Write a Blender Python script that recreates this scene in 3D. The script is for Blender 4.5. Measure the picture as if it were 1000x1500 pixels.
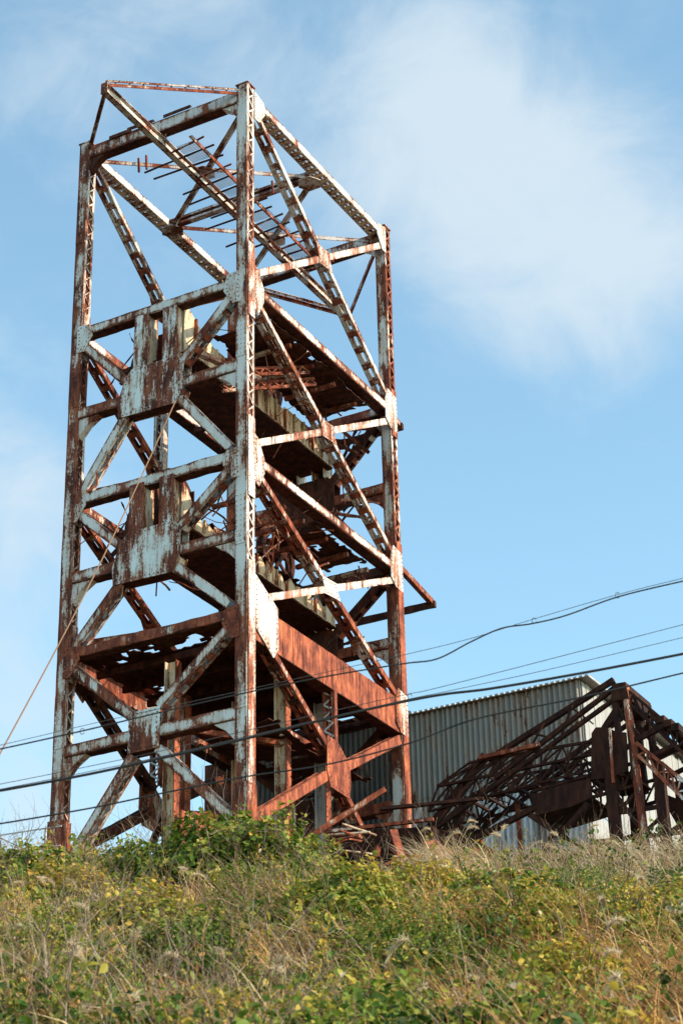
import bpy, math, random
import numpy as np
from mathutils import Vector, Matrix, noise as mnoise

random.seed(7); RNG = np.random.default_rng(11)
scene = bpy.context.scene
for o in list(bpy.data.objects): bpy.data.objects.remove(o)
COL = scene.collection

# ------------------------------------------------------------------ camera
cd = bpy.data.cameras.new("camera"); cam = bpy.data.objects.new("camera", cd); COL.objects.link(cam)
scene.camera = cam
Rv = Vector((0.99974336, 0.0101752, -0.02024035)); Uv = Vector((0.02265407, -0.44904043, 0.89322421)); Fv = Vector((0, 0.8934535, 0.4491557))
cam.matrix_world = Matrix(((Rv.x, Uv.x, -Fv.x, 0), (Rv.y, Uv.y, -Fv.y, 0), (Rv.z, Uv.z, -Fv.z, 0), (0, 0, 0, 1)))
cd.sensor_fit = 'VERTICAL'; cd.sensor_height = 36; cd.sensor_width = 24; cd.lens = 72.43
cd.clip_end = 3000; cd.clip_start = 0.1
cd.dof.use_dof = True; cd.dof.focus_distance = 60; cd.dof.aperture_fstop = 2.0

# ------------------------------------------------------------------ sky and sun
SUN_AZ = math.radians(112)          # clockwise from the view direction (+Y)
SUN_EL = math.radians(33)
w = bpy.data.worlds.new("World"); scene.world = w; w.use_nodes = True
nt = w.node_tree; nt.nodes.clear()
def N(t, kind, **kw):
    n = t.nodes.new(kind)
    for k, v in kw.items(): setattr(n, k, v)
    return n
def L(t, a, b): t.links.new(a, b)
def M2(t, op, a, b=None, c=None, clamp=False):
    n = N(t, 'ShaderNodeMath', operation=op); n.use_clamp = clamp
    for i, s in enumerate((a, b, c)):
        if s is None: continue
        if isinstance(s, (int, float)): n.inputs[i].default_value = s
        else: L(t, s, n.inputs[i])
    return n.outputs[0]
def MIX(t, fac, a, b, blend='MIX'):
    n = N(t, 'ShaderNodeMix', data_type='RGBA', blend_type=blend)
    if isinstance(fac, (int, float)): n.inputs[0].default_value = fac
    else: L(t, fac, n.inputs[0])
    for i, s in ((6, a), (7, b)):
        if isinstance(s, (tuple, list)): n.inputs[i].default_value = (*s[:3], 1)
        else: L(t, s, n.inputs[i])
    return n.outputs[2]
def RAMP(t, fac, stops, interp='LINEAR'):
    n = N(t, 'ShaderNodeValToRGB'); r = n.color_ramp; r.interpolation = interp
    while len(r.elements) < len(stops): r.elements.new(0.5)
    for e, (p, c) in zip(r.elements, stops): e.position = p; e.color = (*c, 1)
    L(t, fac, n.inputs[0]); return n.outputs[0]
def MAPR(t, val, a, b, c=0.0, d=1.0, smooth=True):
    n = N(t, 'ShaderNodeMapRange', interpolation_type='SMOOTHSTEP' if smooth else 'LINEAR')
    L(t, val, n.inputs[0])
    for i, x in enumerate((a, b, c, d)):
        n.inputs[i + 1].default_value = x
    return n.outputs[0]
def NOISE(t, vec, scale, detail=4, rough=0.55, dist=0.0):
    n = N(t, 'ShaderNodeTexNoise'); n.inputs['Scale'].default_value = scale; n.inputs['Detail'].default_value = detail
    n.inputs['Roughness'].default_value = rough; n.inputs['Distortion'].default_value = dist
    L(t, vec, n.inputs['Vector']); return n.outputs[0]
def VSCALE(t, vec, s, off=(0, 0, 0)):
    n = N(t, 'ShaderNodeMapping'); n.inputs['Scale'].default_value = s; n.inputs['Location'].default_value = off
    L(t, vec, n.inputs[0]); return n.outputs[0]

sky = N(nt, 'ShaderNodeTexSky', sky_type='NISHITA'); sky.sun_disc = False
sky.sun_elevation = SUN_EL; sky.sun_rotation = SUN_AZ
sky.air_density = 1.0; sky.dust_density = 0.6; sky.ozone_density = 1.5
tc = N(nt, 'ShaderNodeTexCoord').outputs['Generated']
warp = NOISE(nt, tc, 7.0, 5, 0.6)
clo = None
for (dx, dy, dz), k, amp in (((0.092, 0.815, 0.572), 380, 0.95), ((0.137, 0.826, 0.546), 420, 0.75), ((0.045, 0.803, 0.594), 420, 0.6),
                             ((0.055, 0.783, 0.619), 800, 0.6), ((-0.045, 0.770, 0.636), 420, 0.6), ((-0.15, 0.765, 0.626), 380, 0.55),
                             ((-0.165, 0.868, 0.468), 900, 0.75), ((-0.155, 0.92, 0.36), 160, 0.75)):
    vm = N(nt, 'ShaderNodeVectorMath', operation='DOT_PRODUCT'); L(nt, tc, vm.inputs[0]); vm.inputs[1].default_value = Vector((dx, dy, dz)).normalized()
    e = M2(nt, 'EXPONENT', M2(nt, 'MULTIPLY', M2(nt, 'SUBTRACT', vm.outputs['Value'], 1.0), float(k)))
    e = M2(nt, 'MULTIPLY', e, amp)
    clo = e if clo is None else M2(nt, 'ADD', clo, e)
wide = NOISE(nt, VSCALE(nt, tc, (1, 1, 1.6)), 3.1, 6, 0.6, 0.4)
fine = NOISE(nt, VSCALE(nt, tc, (1, 1, 1.3), (3, 1, 2)), 14.0, 7, 0.6, 0.5)
cov = M2(nt, 'ADD', clo, M2(nt, 'MULTIPLY', M2(nt, 'SUBTRACT', fine, 0.5), 1.9))
cov = M2(nt, 'ADD', cov, M2(nt, 'MULTIPLY', M2(nt, 'SUBTRACT', wide, 0.64), 1.4))
cov = M2(nt, 'ADD', cov, M2(nt, 'MULTIPLY', M2(nt, 'SUBTRACT', warp, 0.5), 0.5))
cfac = MAPR(nt, cov, -0.12, 1.3, 0.0, 0.86)
skc = MIX(nt, 1.0, sky.outputs[0], (1.40, 1.60, 1.36), 'MULTIPLY')
skc = MIX(nt, 0.03, skc, (2.9, 3.5, 3.8))
cloudc = MIX(nt, cfac, skc, (3.3, 3.85, 4.25))
bg = N(nt, 'ShaderNodeBackground'); bg.inputs[1].default_value = 0.15
L(nt, cloudc, bg.inputs[0])
wo = N(nt, 'ShaderNodeOutputWorld'); L(nt, bg.outputs[0], wo.inputs[0])

sd = bpy.data.lights.new("sun", 'SUN'); so = bpy.data.objects.new("sun", sd); COL.objects.link(so)
sd.energy = 4.5; sd.angle = math.radians(0.53); sd.color = (1.0, 0.81, 0.58)
sdir = Vector((math.sin(SUN_AZ) * math.cos(SUN_EL), math.cos(SUN_AZ) * math.cos(SUN_EL), math.sin(SUN_EL)))
so.rotation_euler = sdir.to_track_quat('Z', 'Y').to_euler(); so.location = (40, 0, 60)

vs = scene.view_settings; vs.view_transform = 'Standard'; vs.look = 'None'; vs.gamma = 1; vs.use_curve_mapping = False; vs.exposure = 0.55
scene.render.engine = 'CYCLES'; scene.cycles.max_bounces = 6; scene.cycles.diffuse_bounces = 3; scene.cycles.transparent_max_bounces = 8

# ------------------------------------------------------------------ materials
MATS = {}
def new_mat(name):
    m = bpy.data.materials.new(name); m.use_nodes = True; t = m.node_tree; t.nodes.clear()
    b = N(t, 'ShaderNodeBsdfPrincipled'); o = N(t, 'ShaderNodeOutputMaterial'); L(t, b.outputs[0], o.inputs[0])
    MATS[name] = m; return m, t, b, o
def steel(name, paint=(0.62, 0.60, 0.60), thr=0.55, soft=0.03, streak=0.5, dark=1.0, edge=0.10, off=0.0, rustv=(1, 1, 1), stain=0.55):
    """painted steel, paint flaking off to rust where noise passes thr; edges rust first (uv.y = across the plate)"""
    m, t, b, o = new_mat(name)
    pos = N(t, 'ShaderNodeNewGeometry').outputs['Position']
    pos = VSCALE(t, pos, (1, 1, 1), (off, off * 1.7, off * 0.3))
    uv = N(t, 'ShaderNodeUVMap').outputs[0]
    sep = N(t, 'ShaderNodeSeparateXYZ'); L(t, uv, sep.inputs[0])
    ed = M2(t, 'POWER', M2(t, 'ABSOLUTE', M2(t, 'MULTIPLY_ADD', sep.outputs[1], 2.0, -1.0)), 3.0)
    big = NOISE(t, VSCALE(t, pos, (1, 1, 0.45)), 0.9, 5, 0.65)
    mid = NOISE(t, VSCALE(t, pos, (1, 1, 0.16)), 5.5, 6, 0.68, 0.3)
    fin = NOISE(t, VSCALE(t, pos, (1, 1, 0.6)), 22.0, 5, 0.7)
    v = M2(t, 'MULTIPLY', big, 1.0 - streak * 0.6)
    v = M2(t, 'MULTIPLY_ADD', mid, streak * 0.6, v)
    v = M2(t, 'MULTIPLY_ADD', M2(t, 'SUBTRACT', fin, 0.5), 0.34, v)
    v = M2(t, 'MULTIPLY_ADD', M2(t, 'MULTIPLY', ed, fin), edge * 2, v)
    run = NOISE(t, VSCALE(t, pos, (1, 1, 0.07), (11, 3, 0)), 13.0, 3, 0.6)
    v = M2(t, 'MULTIPLY_ADD', M2(t, 'SUBTRACT', big, 0.5), 0.35, v)
    v = M2(t, 'MULTIPLY_ADD', M2(t, 'SUBTRACT', run, 0.5), 0.16, v)
    mask = MAPR(t, v, thr - soft, thr + soft)
    halo = MAPR(t, v, thr - 0.13, thr + 0.02)
    rn = NOISE(t, VSCALE(t, pos, (1, 1, 0.35), (5, 2, 9)), 4.0, 7, 0.7)
    rc = RAMP(t, rn, [(0.30, (0.022 * dark, 0.008 * dark, 0.005 * dark)), (0.45, (0.098 * dark * rustv[0], 0.025 * dark * rustv[1], 0.016 * dark * rustv[2])),
                      (0.58, (0.215 * dark * rustv[0], 0.060 * dark * rustv[1], 0.031 * dark * rustv[2])), (0.74, (0.38 * dark * rustv[0], 0.135 * dark * rustv[1], 0.062 * dark * rustv[2]))])
    dirt = NOISE(t, VSCALE(t, pos, (1, 1, 0.3), (2, 7, 1)), 2.6, 6, 0.65)
    pc = MIX(t, MAPR(t, dirt, 0.42, 0.72, 0, 0.55), paint, (paint[0] * 0.62, paint[1] * 0.56, paint[2] * 0.47))
    pc = MIX(t, M2(t, 'MULTIPLY', halo, stain), pc, (0.42, 0.24, 0.15))
    pc = MIX(t, MAPR(t, M2(t, 'MULTIPLY', run, M2(t, 'ADD', halo, 0.55)), 0.36, 0.75, 0, stain), pc, (0.34, 0.17, 0.09))
    L(t, MIX(t, mask, pc, rc), b.inputs['Base Color'])
    L(t, M2(t, 'MULTIPLY_ADD', mask, 0.35, 0.55), b.inputs['Roughness'])
    b.inputs['Specular IOR Level'].default_value = 0.3
    bp = N(t, 'ShaderNodeBump'); bp.inputs['Strength'].default_value = 0.45; bp.inputs['Distance'].default_value = 0.02
    L(t, M2(t, 'MULTIPLY_ADD', mask, -0.5, M2(t, 'MULTIPLY', fin, 0.8)), bp.inputs['Height']); L(t, bp.outputs[0], b.inputs['Normal'])
    return m
steel('paint_clean', thr=0.60, streak=0.6, edge=0.17)
steel('paint_leg', thr=0.565, streak=0.5, edge=0.19, off=3.1)
steel('paint_leg_far', thr=0.475, streak=0.5, edge=0.10, off=8.1)
steel('paint_half', thr=0.56, streak=0.65, edge=0.17, off=5.7, stain=0.6)
steel('paint_plate', thr=0.478, streak=0.85, edge=0.06, off=9.4, paint=(0.66, 0.70, 0.72))
steel('paint_streak', thr=0.55, streak=0.95, edge=0.05, off=12.0, rustv=(1.5, 1.45, 1.35), soft=0.08)
steel('cream', paint=(0.68, 0.55, 0.40), thr=0.585, streak=0.9, edge=0.12, off=4.4, stain=0.8)
steel('rusty', thr=0.45, streak=0.7, edge=0.1, off=1.3, rustv=(1.3, 1.2, 1.15))
steel('rust_orange', thr=0.30, streak=0.9, edge=0.05, off=6.6, rustv=(1.75, 1.8, 1.8), paint=(0.62, 0.46, 0.37), soft=0.06)
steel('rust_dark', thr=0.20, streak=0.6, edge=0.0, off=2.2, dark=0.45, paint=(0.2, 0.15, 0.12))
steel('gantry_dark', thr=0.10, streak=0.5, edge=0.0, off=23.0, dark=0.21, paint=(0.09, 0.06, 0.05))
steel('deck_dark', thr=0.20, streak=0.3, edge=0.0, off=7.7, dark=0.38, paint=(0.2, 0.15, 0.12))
steel('galvanised', paint=(0.46, 0.49, 0.52), thr=0.66, streak=0.9, edge=0.03, off=14.0, stain=0.25)
steel('sheet_grey', paint=(0.225, 0.215, 0.205), thr=0.60, streak=0.95, edge=0.03, off=17.0, stain=0.3, dark=0.6)
steel('sheet_dark', paint=(0.045, 0.038, 0.033), thr=0.58, streak=0.95, edge=0.0, off=19.0, stain=0.1, dark=0.25)  # near-black sheets for the stretch of shed wall behind the tower
steel('board_white', paint=(0.34, 0.34, 0.345), thr=0.72, streak=0.95, edge=0.05, off=21.0, stain=0.25)

def plain(name, col, rough=0.8, var=0.3, scale=6.0):
    m, t, b, o = new_mat(name)
    pos = N(t, 'ShaderNodeNewGeometry').outputs['Position']
    n = NOISE(t, pos, scale, 5, 0.6)
    L(t, MIX(t, n, tuple(c * (1 - var) for c in col), tuple(min(1, c * (1 + var)) for c in col)), b.inputs['Base Color'])
    b.inputs['Roughness'].default_value = rough; b.inputs['Specular IOR Level'].default_value = 0.3
    return m
plain('cable_black', (0.016, 0.017, 0.02), 0.5)
plain('wire_grey', (0.05, 0.05, 0.055), 0.5)
plain('rope_tan', (0.20, 0.12, 0.075), 0.8, 0.4, 20)
plain('concrete', (0.42, 0.39, 0.35), 0.9, 0.35, 5)
plain('mesh_wire', (0.30, 0.31, 0.34), 0.6)
plain('bark', (0.17, 0.12, 0.085), 0.9, 0.45, 12)
plain('bark_pale', (0.40, 0.35, 0.30), 0.9, 0.35, 12)
plain('pole_wood', (0.16, 0.13, 0.11), 0.9, 0.3, 5)

def leafmat(name, stops, trans=0.35, rough=0.55):
    m, t, b, o = new_mat(name)
    a = N(t, 'ShaderNodeAttribute'); a.attribute_name = 'rnd'
    c = RAMP(t, a.outputs['Fac'], stops)
    L(t, c, b.inputs['Base Color']); b.inputs['Roughness'].default_value = rough; b.inputs['Specular IOR Level'].default_value = 0.25
    tr = N(t, 'ShaderNodeBsdfTranslucent'); L(t, c, tr.inputs[0])
    mx = N(t, 'ShaderNodeMixShader'); mx.inputs[0].default_value = trans
    L(t, b.outputs[0], mx.inputs[1]); L(t, tr.outputs[0], mx.inputs[2]); L(t, mx.outputs[0], o.inputs[0])
    return m
leafmat('leaf_mix', [(0.0, (0.025, 0.055, 0.010)), (0.28, (0.085, 0.165, 0.018)), (0.5, (0.22, 0.26, 0.034)), (0.66, (0.38, 0.32, 0.05)), (0.8, (0.56, 0.39, 0.06)), (0.9, (0.34, 0.17, 0.05)), (1.0, (0.56, 0.48, 0.34))])
leafmat('leaf_green', [(0.0, (0.025, 0.065, 0.010)), (0.45, (0.065, 0.140, 0.018)), (0.8, (0.15, 0.20, 0.034)), (0.95, (0.33, 0.26, 0.05)), (1.0, (0.42, 0.38, 0.25))])
leafmat('leaf_yellow', [(0.0, (0.32, 0.22, 0.03)), (0.6, (0.48, 0.32, 0.03)), (1.0, (0.40, 0.18, 0.04))])
leafmat('stem_brown', [(0.0, (0.17, 0.075, 0.028)), (0.5, (0.42, 0.215, 0.080)), (1.0, (0.60, 0.38, 0.16))], 0.2, 0.7)
leafmat('straw', [(0.0, (0.22, 0.10, 0.035)), (0.35, (0.48, 0.27, 0.085)), (0.7, (0.66, 0.44, 0.17)), (1.0, (0.76, 0.62, 0.38))], 0.25, 0.6)
leafmat('straw_pale', [(0.0, (0.34, 0.25, 0.15)), (0.6, (0.54, 0.43, 0.29)), (1.0, (0.64, 0.55, 0.42))], 0.3, 0.6)
leafmat('plume', [(0.0, (0.60, 0.47, 0.31)), (1.0, (0.80, 0.69, 0.52))], 0.5, 0.8)
leafmat('twig', [(0.0, (0.09, 0.055, 0.038)), (0.6, (0.20, 0.125, 0.08)), (1.0, (0.40, 0.32, 0.25))], 0.0, 0.9)

# ------------------------------------------------------------------ mesh helpers
class MB:
    def __init__(s): s.v = []; s.f = []; s.uv = []
    def quadbox(s, rings):
        """rings: list of 4-vertex rings (Vectors), joined in order and capped"""
        i0 = len(s.v); n = len(rings); d = 0.0
        for r in rings: s.v += [tuple(p) for p in r]
        for k in range(n - 1):
            l = (rings[k + 1][0] - rings[k][0]).length
            for j in range(4):
                a = i0 + k * 4 + j; b2 = i0 + k * 4 + (j + 1) % 4
                s.f.append((a, b2, b2 + 4, a + 4)); s.uv += [(d, 0), (d, 1), (d + l, 1), (d + l, 0)]
            d += l
        s.f.append((i0 + 3, i0 + 2, i0 + 1, i0)); s.uv += [(0, .3), (0, .7), (.3, .7), (.3, .3)]
        e = i0 + (n - 1) * 4
        s.f.append((e, e + 1, e + 2, e + 3)); s.uv += [(0, .3), (0, .7), (.3, .7), (.3, .3)]
    def bar(s, p0, p1, n, wd, h, seg=1, jit=0.0, bias=0.0):
        """solid bar p0-p1, wd across (a x n), h along n; jit roughens the edges"""
        a = (p1 - p0); ln = a.length; a = a / ln
        n = (n - a * n.dot(a)).normalized(); b = a.cross(n)
        rings = []
        for k in range(seg + 1):
            c = p0 + a * (ln * k / seg)
            r = []
            for sb, sn in ((-1, -1), (1, -1), (1, 1), (-1, 1)):
                q = c + b * (sb * wd / 2) + n * (sn * h / 2)
                if jit: q = q + b * (sb * random.uniform(-jit, jit * 0.4)) + n * random.uniform(-jit, jit) * 0.15
                r.append(q)
            rings.append(r)
        s.quadbox(rings)
    def prism(s, pts, off):
        """polygon pts (Vectors) extruded by vector off"""
        i0 = len(s.v); n = len(pts)
        s.v += [tuple(p) for p in pts] + [tuple(p + off) for p in pts]
        c = sum(pts, Vector()) / n; rr = max((p - c).length for p in pts)
        def fuv(): return [(0.5 + 0.3 * math.cos(6.283 * k / n), 0.5 + 0.4 * math.sin(6.283 * k / n)) for k in range(n)]
        s.f.append(tuple(range(i0 + n - 1, i0 - 1, -1))); s.uv += fuv()
        s.f.append(tuple(range(i0 + n, i0 + 2 * n))); s.uv += fuv()
        for k in range(n):
            k2 = (k + 1) % n
            s.f.append((i0 + k, i0 + k2, i0 + n + k2, i0 + n + k)); s.uv += [(0, .3), (1, .3), (1, .7), (0, .7)]
    def tube(s, pts, r, sides=6, r1=None):
        i0 = len(s.v); n = len(pts); r1 = r if r1 is None else r1
        up = Vector((0.13, 0.21, 0.97)); d = 0
        for k, p in enumerate(pts):
            a = (pts[min(k + 1, n - 1)] - pts[max(k - 1, 0)]).normalized()
            x = a.cross(up)
            if x.length < 0.05: x = a.cross(Vector((1, 0, 0)))
            x.normalize(); y = a.cross(x); rr = r + (r1 - r) * k / max(1, n - 1)
            for j in range(sides):
                t = 2 * math.pi * j / sides
                s.v.append(tuple(p + x * (rr * math.cos(t)) + y * (rr * math.sin(t))))
        for k in range(n - 1):
            l = (pts[k + 1] - pts[k]).length
            for j in range(sides):
                a = i0 + k * sides + j; b2 = i0 + k * sides + (j + 1) % sides
                s.f.append((a, b2, b2 + sides, a + sides)); s.uv += [(d, j / sides), (d, (j + 1) / sides), (d + l, (j + 1) / sides), (d + l, j / sides)]
            d += l
        s.f.append(tuple(range(i0 + sides - 1, i0 - 1, -1))); s.uv += [(.5, .5)] * sides
        s.f.append(tuple(range(i0 + (n - 1) * sides, i0 + n * sides))); s.uv += [(.5, .5)] * sides
    def mesh(s, name):
        me = bpy.data.meshes.new(name); me.from_pydata(s.v, [], s.f)
        if s.uv:
            u = me.uv_layers.new(name='UVMap'); u.data.foreach_set('uv', np.array(s.uv, np.float32).ravel())
        me.validate(); me.update(); return me
def obj(name, data, mat=None, parent=None, matrix=None):
    me = data.mesh(name) if isinstance(data, MB) else data
    o = bpy.data.objects.new(name, me); COL.objects.link(o)
    if mat and not me.materials: me.materials.append(MATS[mat])
    if parent: o.parent = parent
    if matrix is not None: o.matrix_local = matrix
    return o
def tag(o, label=None, cat=None, group=None, kind=None):
    if label: o['label'] = label
    if cat: o['category'] = cat
    if group: o['group'] = group
    if kind: o['kind'] = kind
    return o
def empty(name, loc=(0, 0, 0), rz=0.0):
    o = bpy.data.objects.new(name, None); COL.objects.link(o); o.location = loc; o.rotation_euler = (0, 0, rz); o.empty_display_size = 0.3; return o

# ------------------------------------------------------------------ terrain
def smooth(a, b, x): t = np.clip((x - a) / (b - a), 0, 1); return t * t * (3 - 2 * t)
def vnoise(x, y, s, seed=0):
    """cheap smooth value noise (numpy)"""
    x = np.asarray(x, float) * s + seed * 17.3; y = np.asarray(y, float) * s - seed * 9.1
    xi = np.floor(x); yi = np.floor(y); fx = x - xi; fy = y - yi
    fx = fx * fx * (3 - 2 * fx); fy = fy * fy * (3 - 2 * fy)
    def h(a, b): return (np.sin(a * 127.1 + b * 311.7 + seed * 74.7) * 43758.5453) % 1.0
    return (h(xi, yi) * (1 - fx) + h(xi + 1, yi) * fx) * (1 - fy) + (h(xi, yi + 1) * (1 - fx) + h(xi + 1, yi + 1) * fx) * fy
def ground(x, y):
    x = np.asarray(x, float); y = np.asarray(y, float)
    z = np.interp(y, [-60, 2, 8, 16, 24, 36, 49, 52, 55, 62, 140, 900], [-2.2, -1.7, -1.2, 1.2, 4.55, 9.3, 14.45, 15.7, 16.25, 16.45, 16.9, 12.0])
    k = smooth(10, 22, y) * (1 - smooth(60, 90, y))
    z = z + k * ((vnoise(x, y, 0.26, 1) - 0.5) * 1.0 + (vnoise(x, y, 0.7, 2) - 0.5) * 0.55)
    z = z - 1.15 * np.exp(-((x - 0.35) / 1.25) ** 2) * smooth(43, 48, y) * (1 - smooth(55, 58, y))
    z = z - 0.22 * np.exp(-((x - 4.6) / 2.2) ** 2) * smooth(42, 48, y) * (1 - smooth(54, 58, y))
    z = z - 0.25 * smooth(3, 9, x) * smooth(40, 48, y) * (1 - smooth(52, 58, y)) + 0.25 * smooth(-6, -9, x) * smooth(40, 48, y) + 0.45 * np.exp(-((x + 5.6) / 1.7) ** 2) * smooth(45, 49, y)
    return z
def gz(x, y): return float(ground(x, y))
xs = np.concatenate([np.linspace(-600, -45, 12), np.linspace(-40, 40, 161), np.linspace(45, 600, 12)])
ys = np.concatenate([np.linspace(-60, 8, 10), np.linspace(10, 66, 113), np.linspace(72, 900, 16)])
gx, gy = np.meshgrid(xs, ys); gzv = ground(gx, gy)
V = np.stack([gx, gy, gzv], -1).reshape(-1, 3); nx, ny = len(xs), len(ys)
idx = np.arange(nx * ny).reshape(ny, nx)
Fq = np.stack([idx[:-1, :-1], idx[:-1, 1:], idx[1:, 1:], idx[1:, :-1]], -1).reshape(-1, 4)
def np_mesh(name, V, F, rnd=None):
    me = bpy.data.meshes.new(name); nf, k = F.shape
    me.vertices.add(len(V)); me.vertices.foreach_set('co', np.ascontiguousarray(V, np.float32).ravel())
    me.loops.add(nf * k); me.loops.foreach_set('vertex_index', np.ascontiguousarray(F, np.int32).ravel())
    me.polygons.add(nf); me.polygons.foreach_set('loop_start', np.arange(nf, dtype=np.int32) * k)
    if rnd is not None:
        a = me.attributes.new('rnd', 'FLOAT', 'POINT'); a.data.foreach_set('value', np.ascontiguousarray(rnd, np.float32))
    me.update(calc_edges=True); me.validate(); return me
m, t, b, o_ = new_mat('soil')
pos = N(t, 'ShaderNodeNewGeometry').outputs['Position']
L(t, RAMP(t, NOISE(t, pos, 1.5, 8, 0.7), [(0.35, (0.030, 0.022, 0.012)), (0.5, (0.055, 0.042, 0.020)), (0.65, (0.040, 0.045, 0.016))]), b.inputs['Base Color'])
b.inputs['Roughness'].default_value = 1.0
bp = N(t, 'ShaderNodeBump'); bp.inputs['Distance'].default_value = 0.08; L(t, NOISE(t, pos, 9, 6), bp.inputs['Height']); L(t, bp.outputs[0], b.inputs['Normal'])
gme = np_mesh('ground', V, Fq); gme.polygons.foreach_set('use_smooth', [True] * len(Fq))
tag(obj('ground', gme, 'soil'), 'steep overgrown hillside of dry soil below the tower', kind='structure')

# ------------------------------------------------------------------ the tower frame of reference
TH = math.radians(61.49278); OX, OY, Z0 = -2.71797615, 51.91347888, 16.0
W, D = 6.0, 9.111; LV = [40.714, 33.736, 27.938, 23.02]; MID = [None, 30.95, 25.45, 20.1]
def T(u, v, z): return Vector((v, u, z - Z0))           # tower local: x = B->C, y = B->A
def TW(u, v, z=0.0):
    c, s_ = math.cos(TH), math.sin(TH); return Vector((OX + v * c - u * s_, OY + v * s_ + u * c, z))
EU, EV, EZ = Vector((0, 1, 0)), Vector((1, 0, 0)), Vector((0, 0, 1))
_shared = {}
def shared_bar(kind, ln, wd, th, mat):
    key = (kind, round(ln, 3), wd, th, mat)
    if key not in _shared:
        mb = MB(); mb.bar(Vector((-ln / 2, 0, 0)), Vector((ln / 2, 0, 0)), Vector((0, 0, 1)), wd, th); _shared[key] = mb.mesh(kind)
        _shared[key].materials.append(MATS[mat])
    return _shared[key]
def frame(c, x, zdir):
    x = x.normalized(); zdir = (zdir - x * zdir.dot(x)).normalized(); y = zdir.cross(x)
    return Matrix(((x.x, y.x, zdir.x, c.x), (x.y, y.y, zdir.y, c.y), (x.z, y.z, zdir.z, c.z), (0, 0, 0, 1)))
def member(parent, name, p0, p1, n, wd, h, mat, style='batten', barmat=None, pitch=None, side=None, jit=0.006, single=True, back=True, t=0.03, gaps=(), closed=False):
    """built-up member: plates facing +-n, open faces +-b closed by flanges and batten plates / zigzag lacing"""
    a = (p1 - p0); ln = a.length; a = a / ln; n = (n - a * n.dot(a)).normalized(); b = a.cross(n)
    seg = max(2, int(ln / 0.35)); mb = MB(); barmat = barmat or mat
    mb.bar(p0 + n * (h / 2), p1 + n * (h / 2), n, wd, t, seg, jit)
    if back: mb.bar(p0 - n * (h / 2), p1 - n * (h / 2), n, wd, t, seg, jit)
    fw = min(0.085, h * 0.24)
    for sb in (-1, 1):
        for sn in (-1, 1):
            off = b * (sb * (wd / 2 - 0.008)) + n * (sn * (h / 2 - fw / 2 - t / 2 - 0.001))
            mb.bar(p0 + off, p1 + off, b, fw, 0.014, seg, jit)
    if side is None: side = -1 if b.z > 0 else 1
    inner = h - 2 * fw
    if style == 'solid':
        for sb in (side,):
            off = b * (sb * (wd / 2 + 0.012)); under = MB(); under.bar(p0 + off, p1 + off, b, h * 0.98, 0.018, seg * 2, jit)
    o = None
    pieces = []
    if style == 'batten':
        pitch = pitch or 0.62; k = max(2, int(ln / pitch))
        for sb in (side, -side):
            for i in range(k + 1):
                c = p0 + a * (0.12 + (ln - 0.24) * i / k) + b * (sb * (wd / 2 + 0.009))
                pieces.append((sb == side, c, n, b, h * 0.93, 0.2))
    elif style == 'lace':
        pitch = pitch or 0.3; k = max(2, int(ln / pitch)); st = ln / k
        for sb in (side, -side):
            for i in range(k):
                sg = 1 if i % 2 else -1
                c = p0 + a * (st * (i + 0.5)) + b * (sb * (wd / 2 + 0.009 + 0.004 * (i % 2)))
                if any(g0 < (c).z + Z0 < g1 for g0, g1 in gaps) : continue
                d = a * st + n * (sg * (h - fw))
                pieces.append((sb == side, c, d.normalized(), b, d.length, 0.055))
    for vis, c, x, zd, l_, wdt in pieces:
        if not (vis and single):
            mb.bar(c - x * (l_ / 2), c + x * (l_ / 2), zd, wdt, 0.016)
    o = obj(name, mb, mat, parent)
    if style == 'solid': obj('bottom_plate', under, 'rust_dark', o)
    if closed: cb = MB(); cb.bar(p0 - b * (side * (wd / 2 - 0.03)), p1 - b * (side * (wd / 2 - 0.03)), b, h * 0.9, 0.012, seg, 0.0); obj('inner_plate', cb, 'rust_dark', o)
    for vis, c, x, zd, l_, wdt in pieces:
        if vis and single:
            nm = 'batten_plate' if style == 'batten' else 'lacing_bar'
            obj(nm, shared_bar(nm, l_, wdt, 0.016, barmat), None, o, frame(c, x, zd))
    return o
def rivets(parent, pts, n, r=0.027):
    mb = MB(); n = n.normalized(); x = n.orthogonal().normalized(); y = n.cross(x)
    for p in pts:
        i0 = len(mb.v); mb.v += [tuple(p + x * (r * math.cos(k * 1.2566)) + y * (r * math.sin(k * 1.2566))) for k in range(5)] + [tuple(p + n * r * 0.8)]
        for k in range(5): mb.f.append((i0 + k, i0 + (k + 1) % 5, i0 + 5)); mb.uv += [(.5, .5)] * 3
    o = obj('rivets', mb, 'rust_dark', parent); o['kind'] = 'stuff'; return o
def inset_points(pts, step=0.16, ins=0.09):
    c = sum(pts, Vector()) / len(pts); out = []
    for k in range(len(pts)):
        a, b2 = pts[k], pts[(k + 1) % len(pts)]; nseg = max(1, int((b2 - a).length / step))
        for i in range(nseg):
            p = a.lerp(b2, (i + 0.5) / nseg); d = (c - p)
            out.append(p + d.normalized() * ins)
    return out
def gusset(parent, pts, off, mat, name='gusset_plate', riv=True):
    mb = MB(); mb.prism(pts, off); o = obj(name, mb, mat, parent)
    if riv:
        rivets(o, [p + off for p in inset_points(pts)], off)
    return o

# ------------------------------------------------------------------ the tower
tower = empty('headframe_tower', (OX, OY, Z0), TH)
tag(tower, 'tall rusted steel headframe tower with flaking white paint on the hilltop', 'tower')
TOP = 41.12
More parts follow.
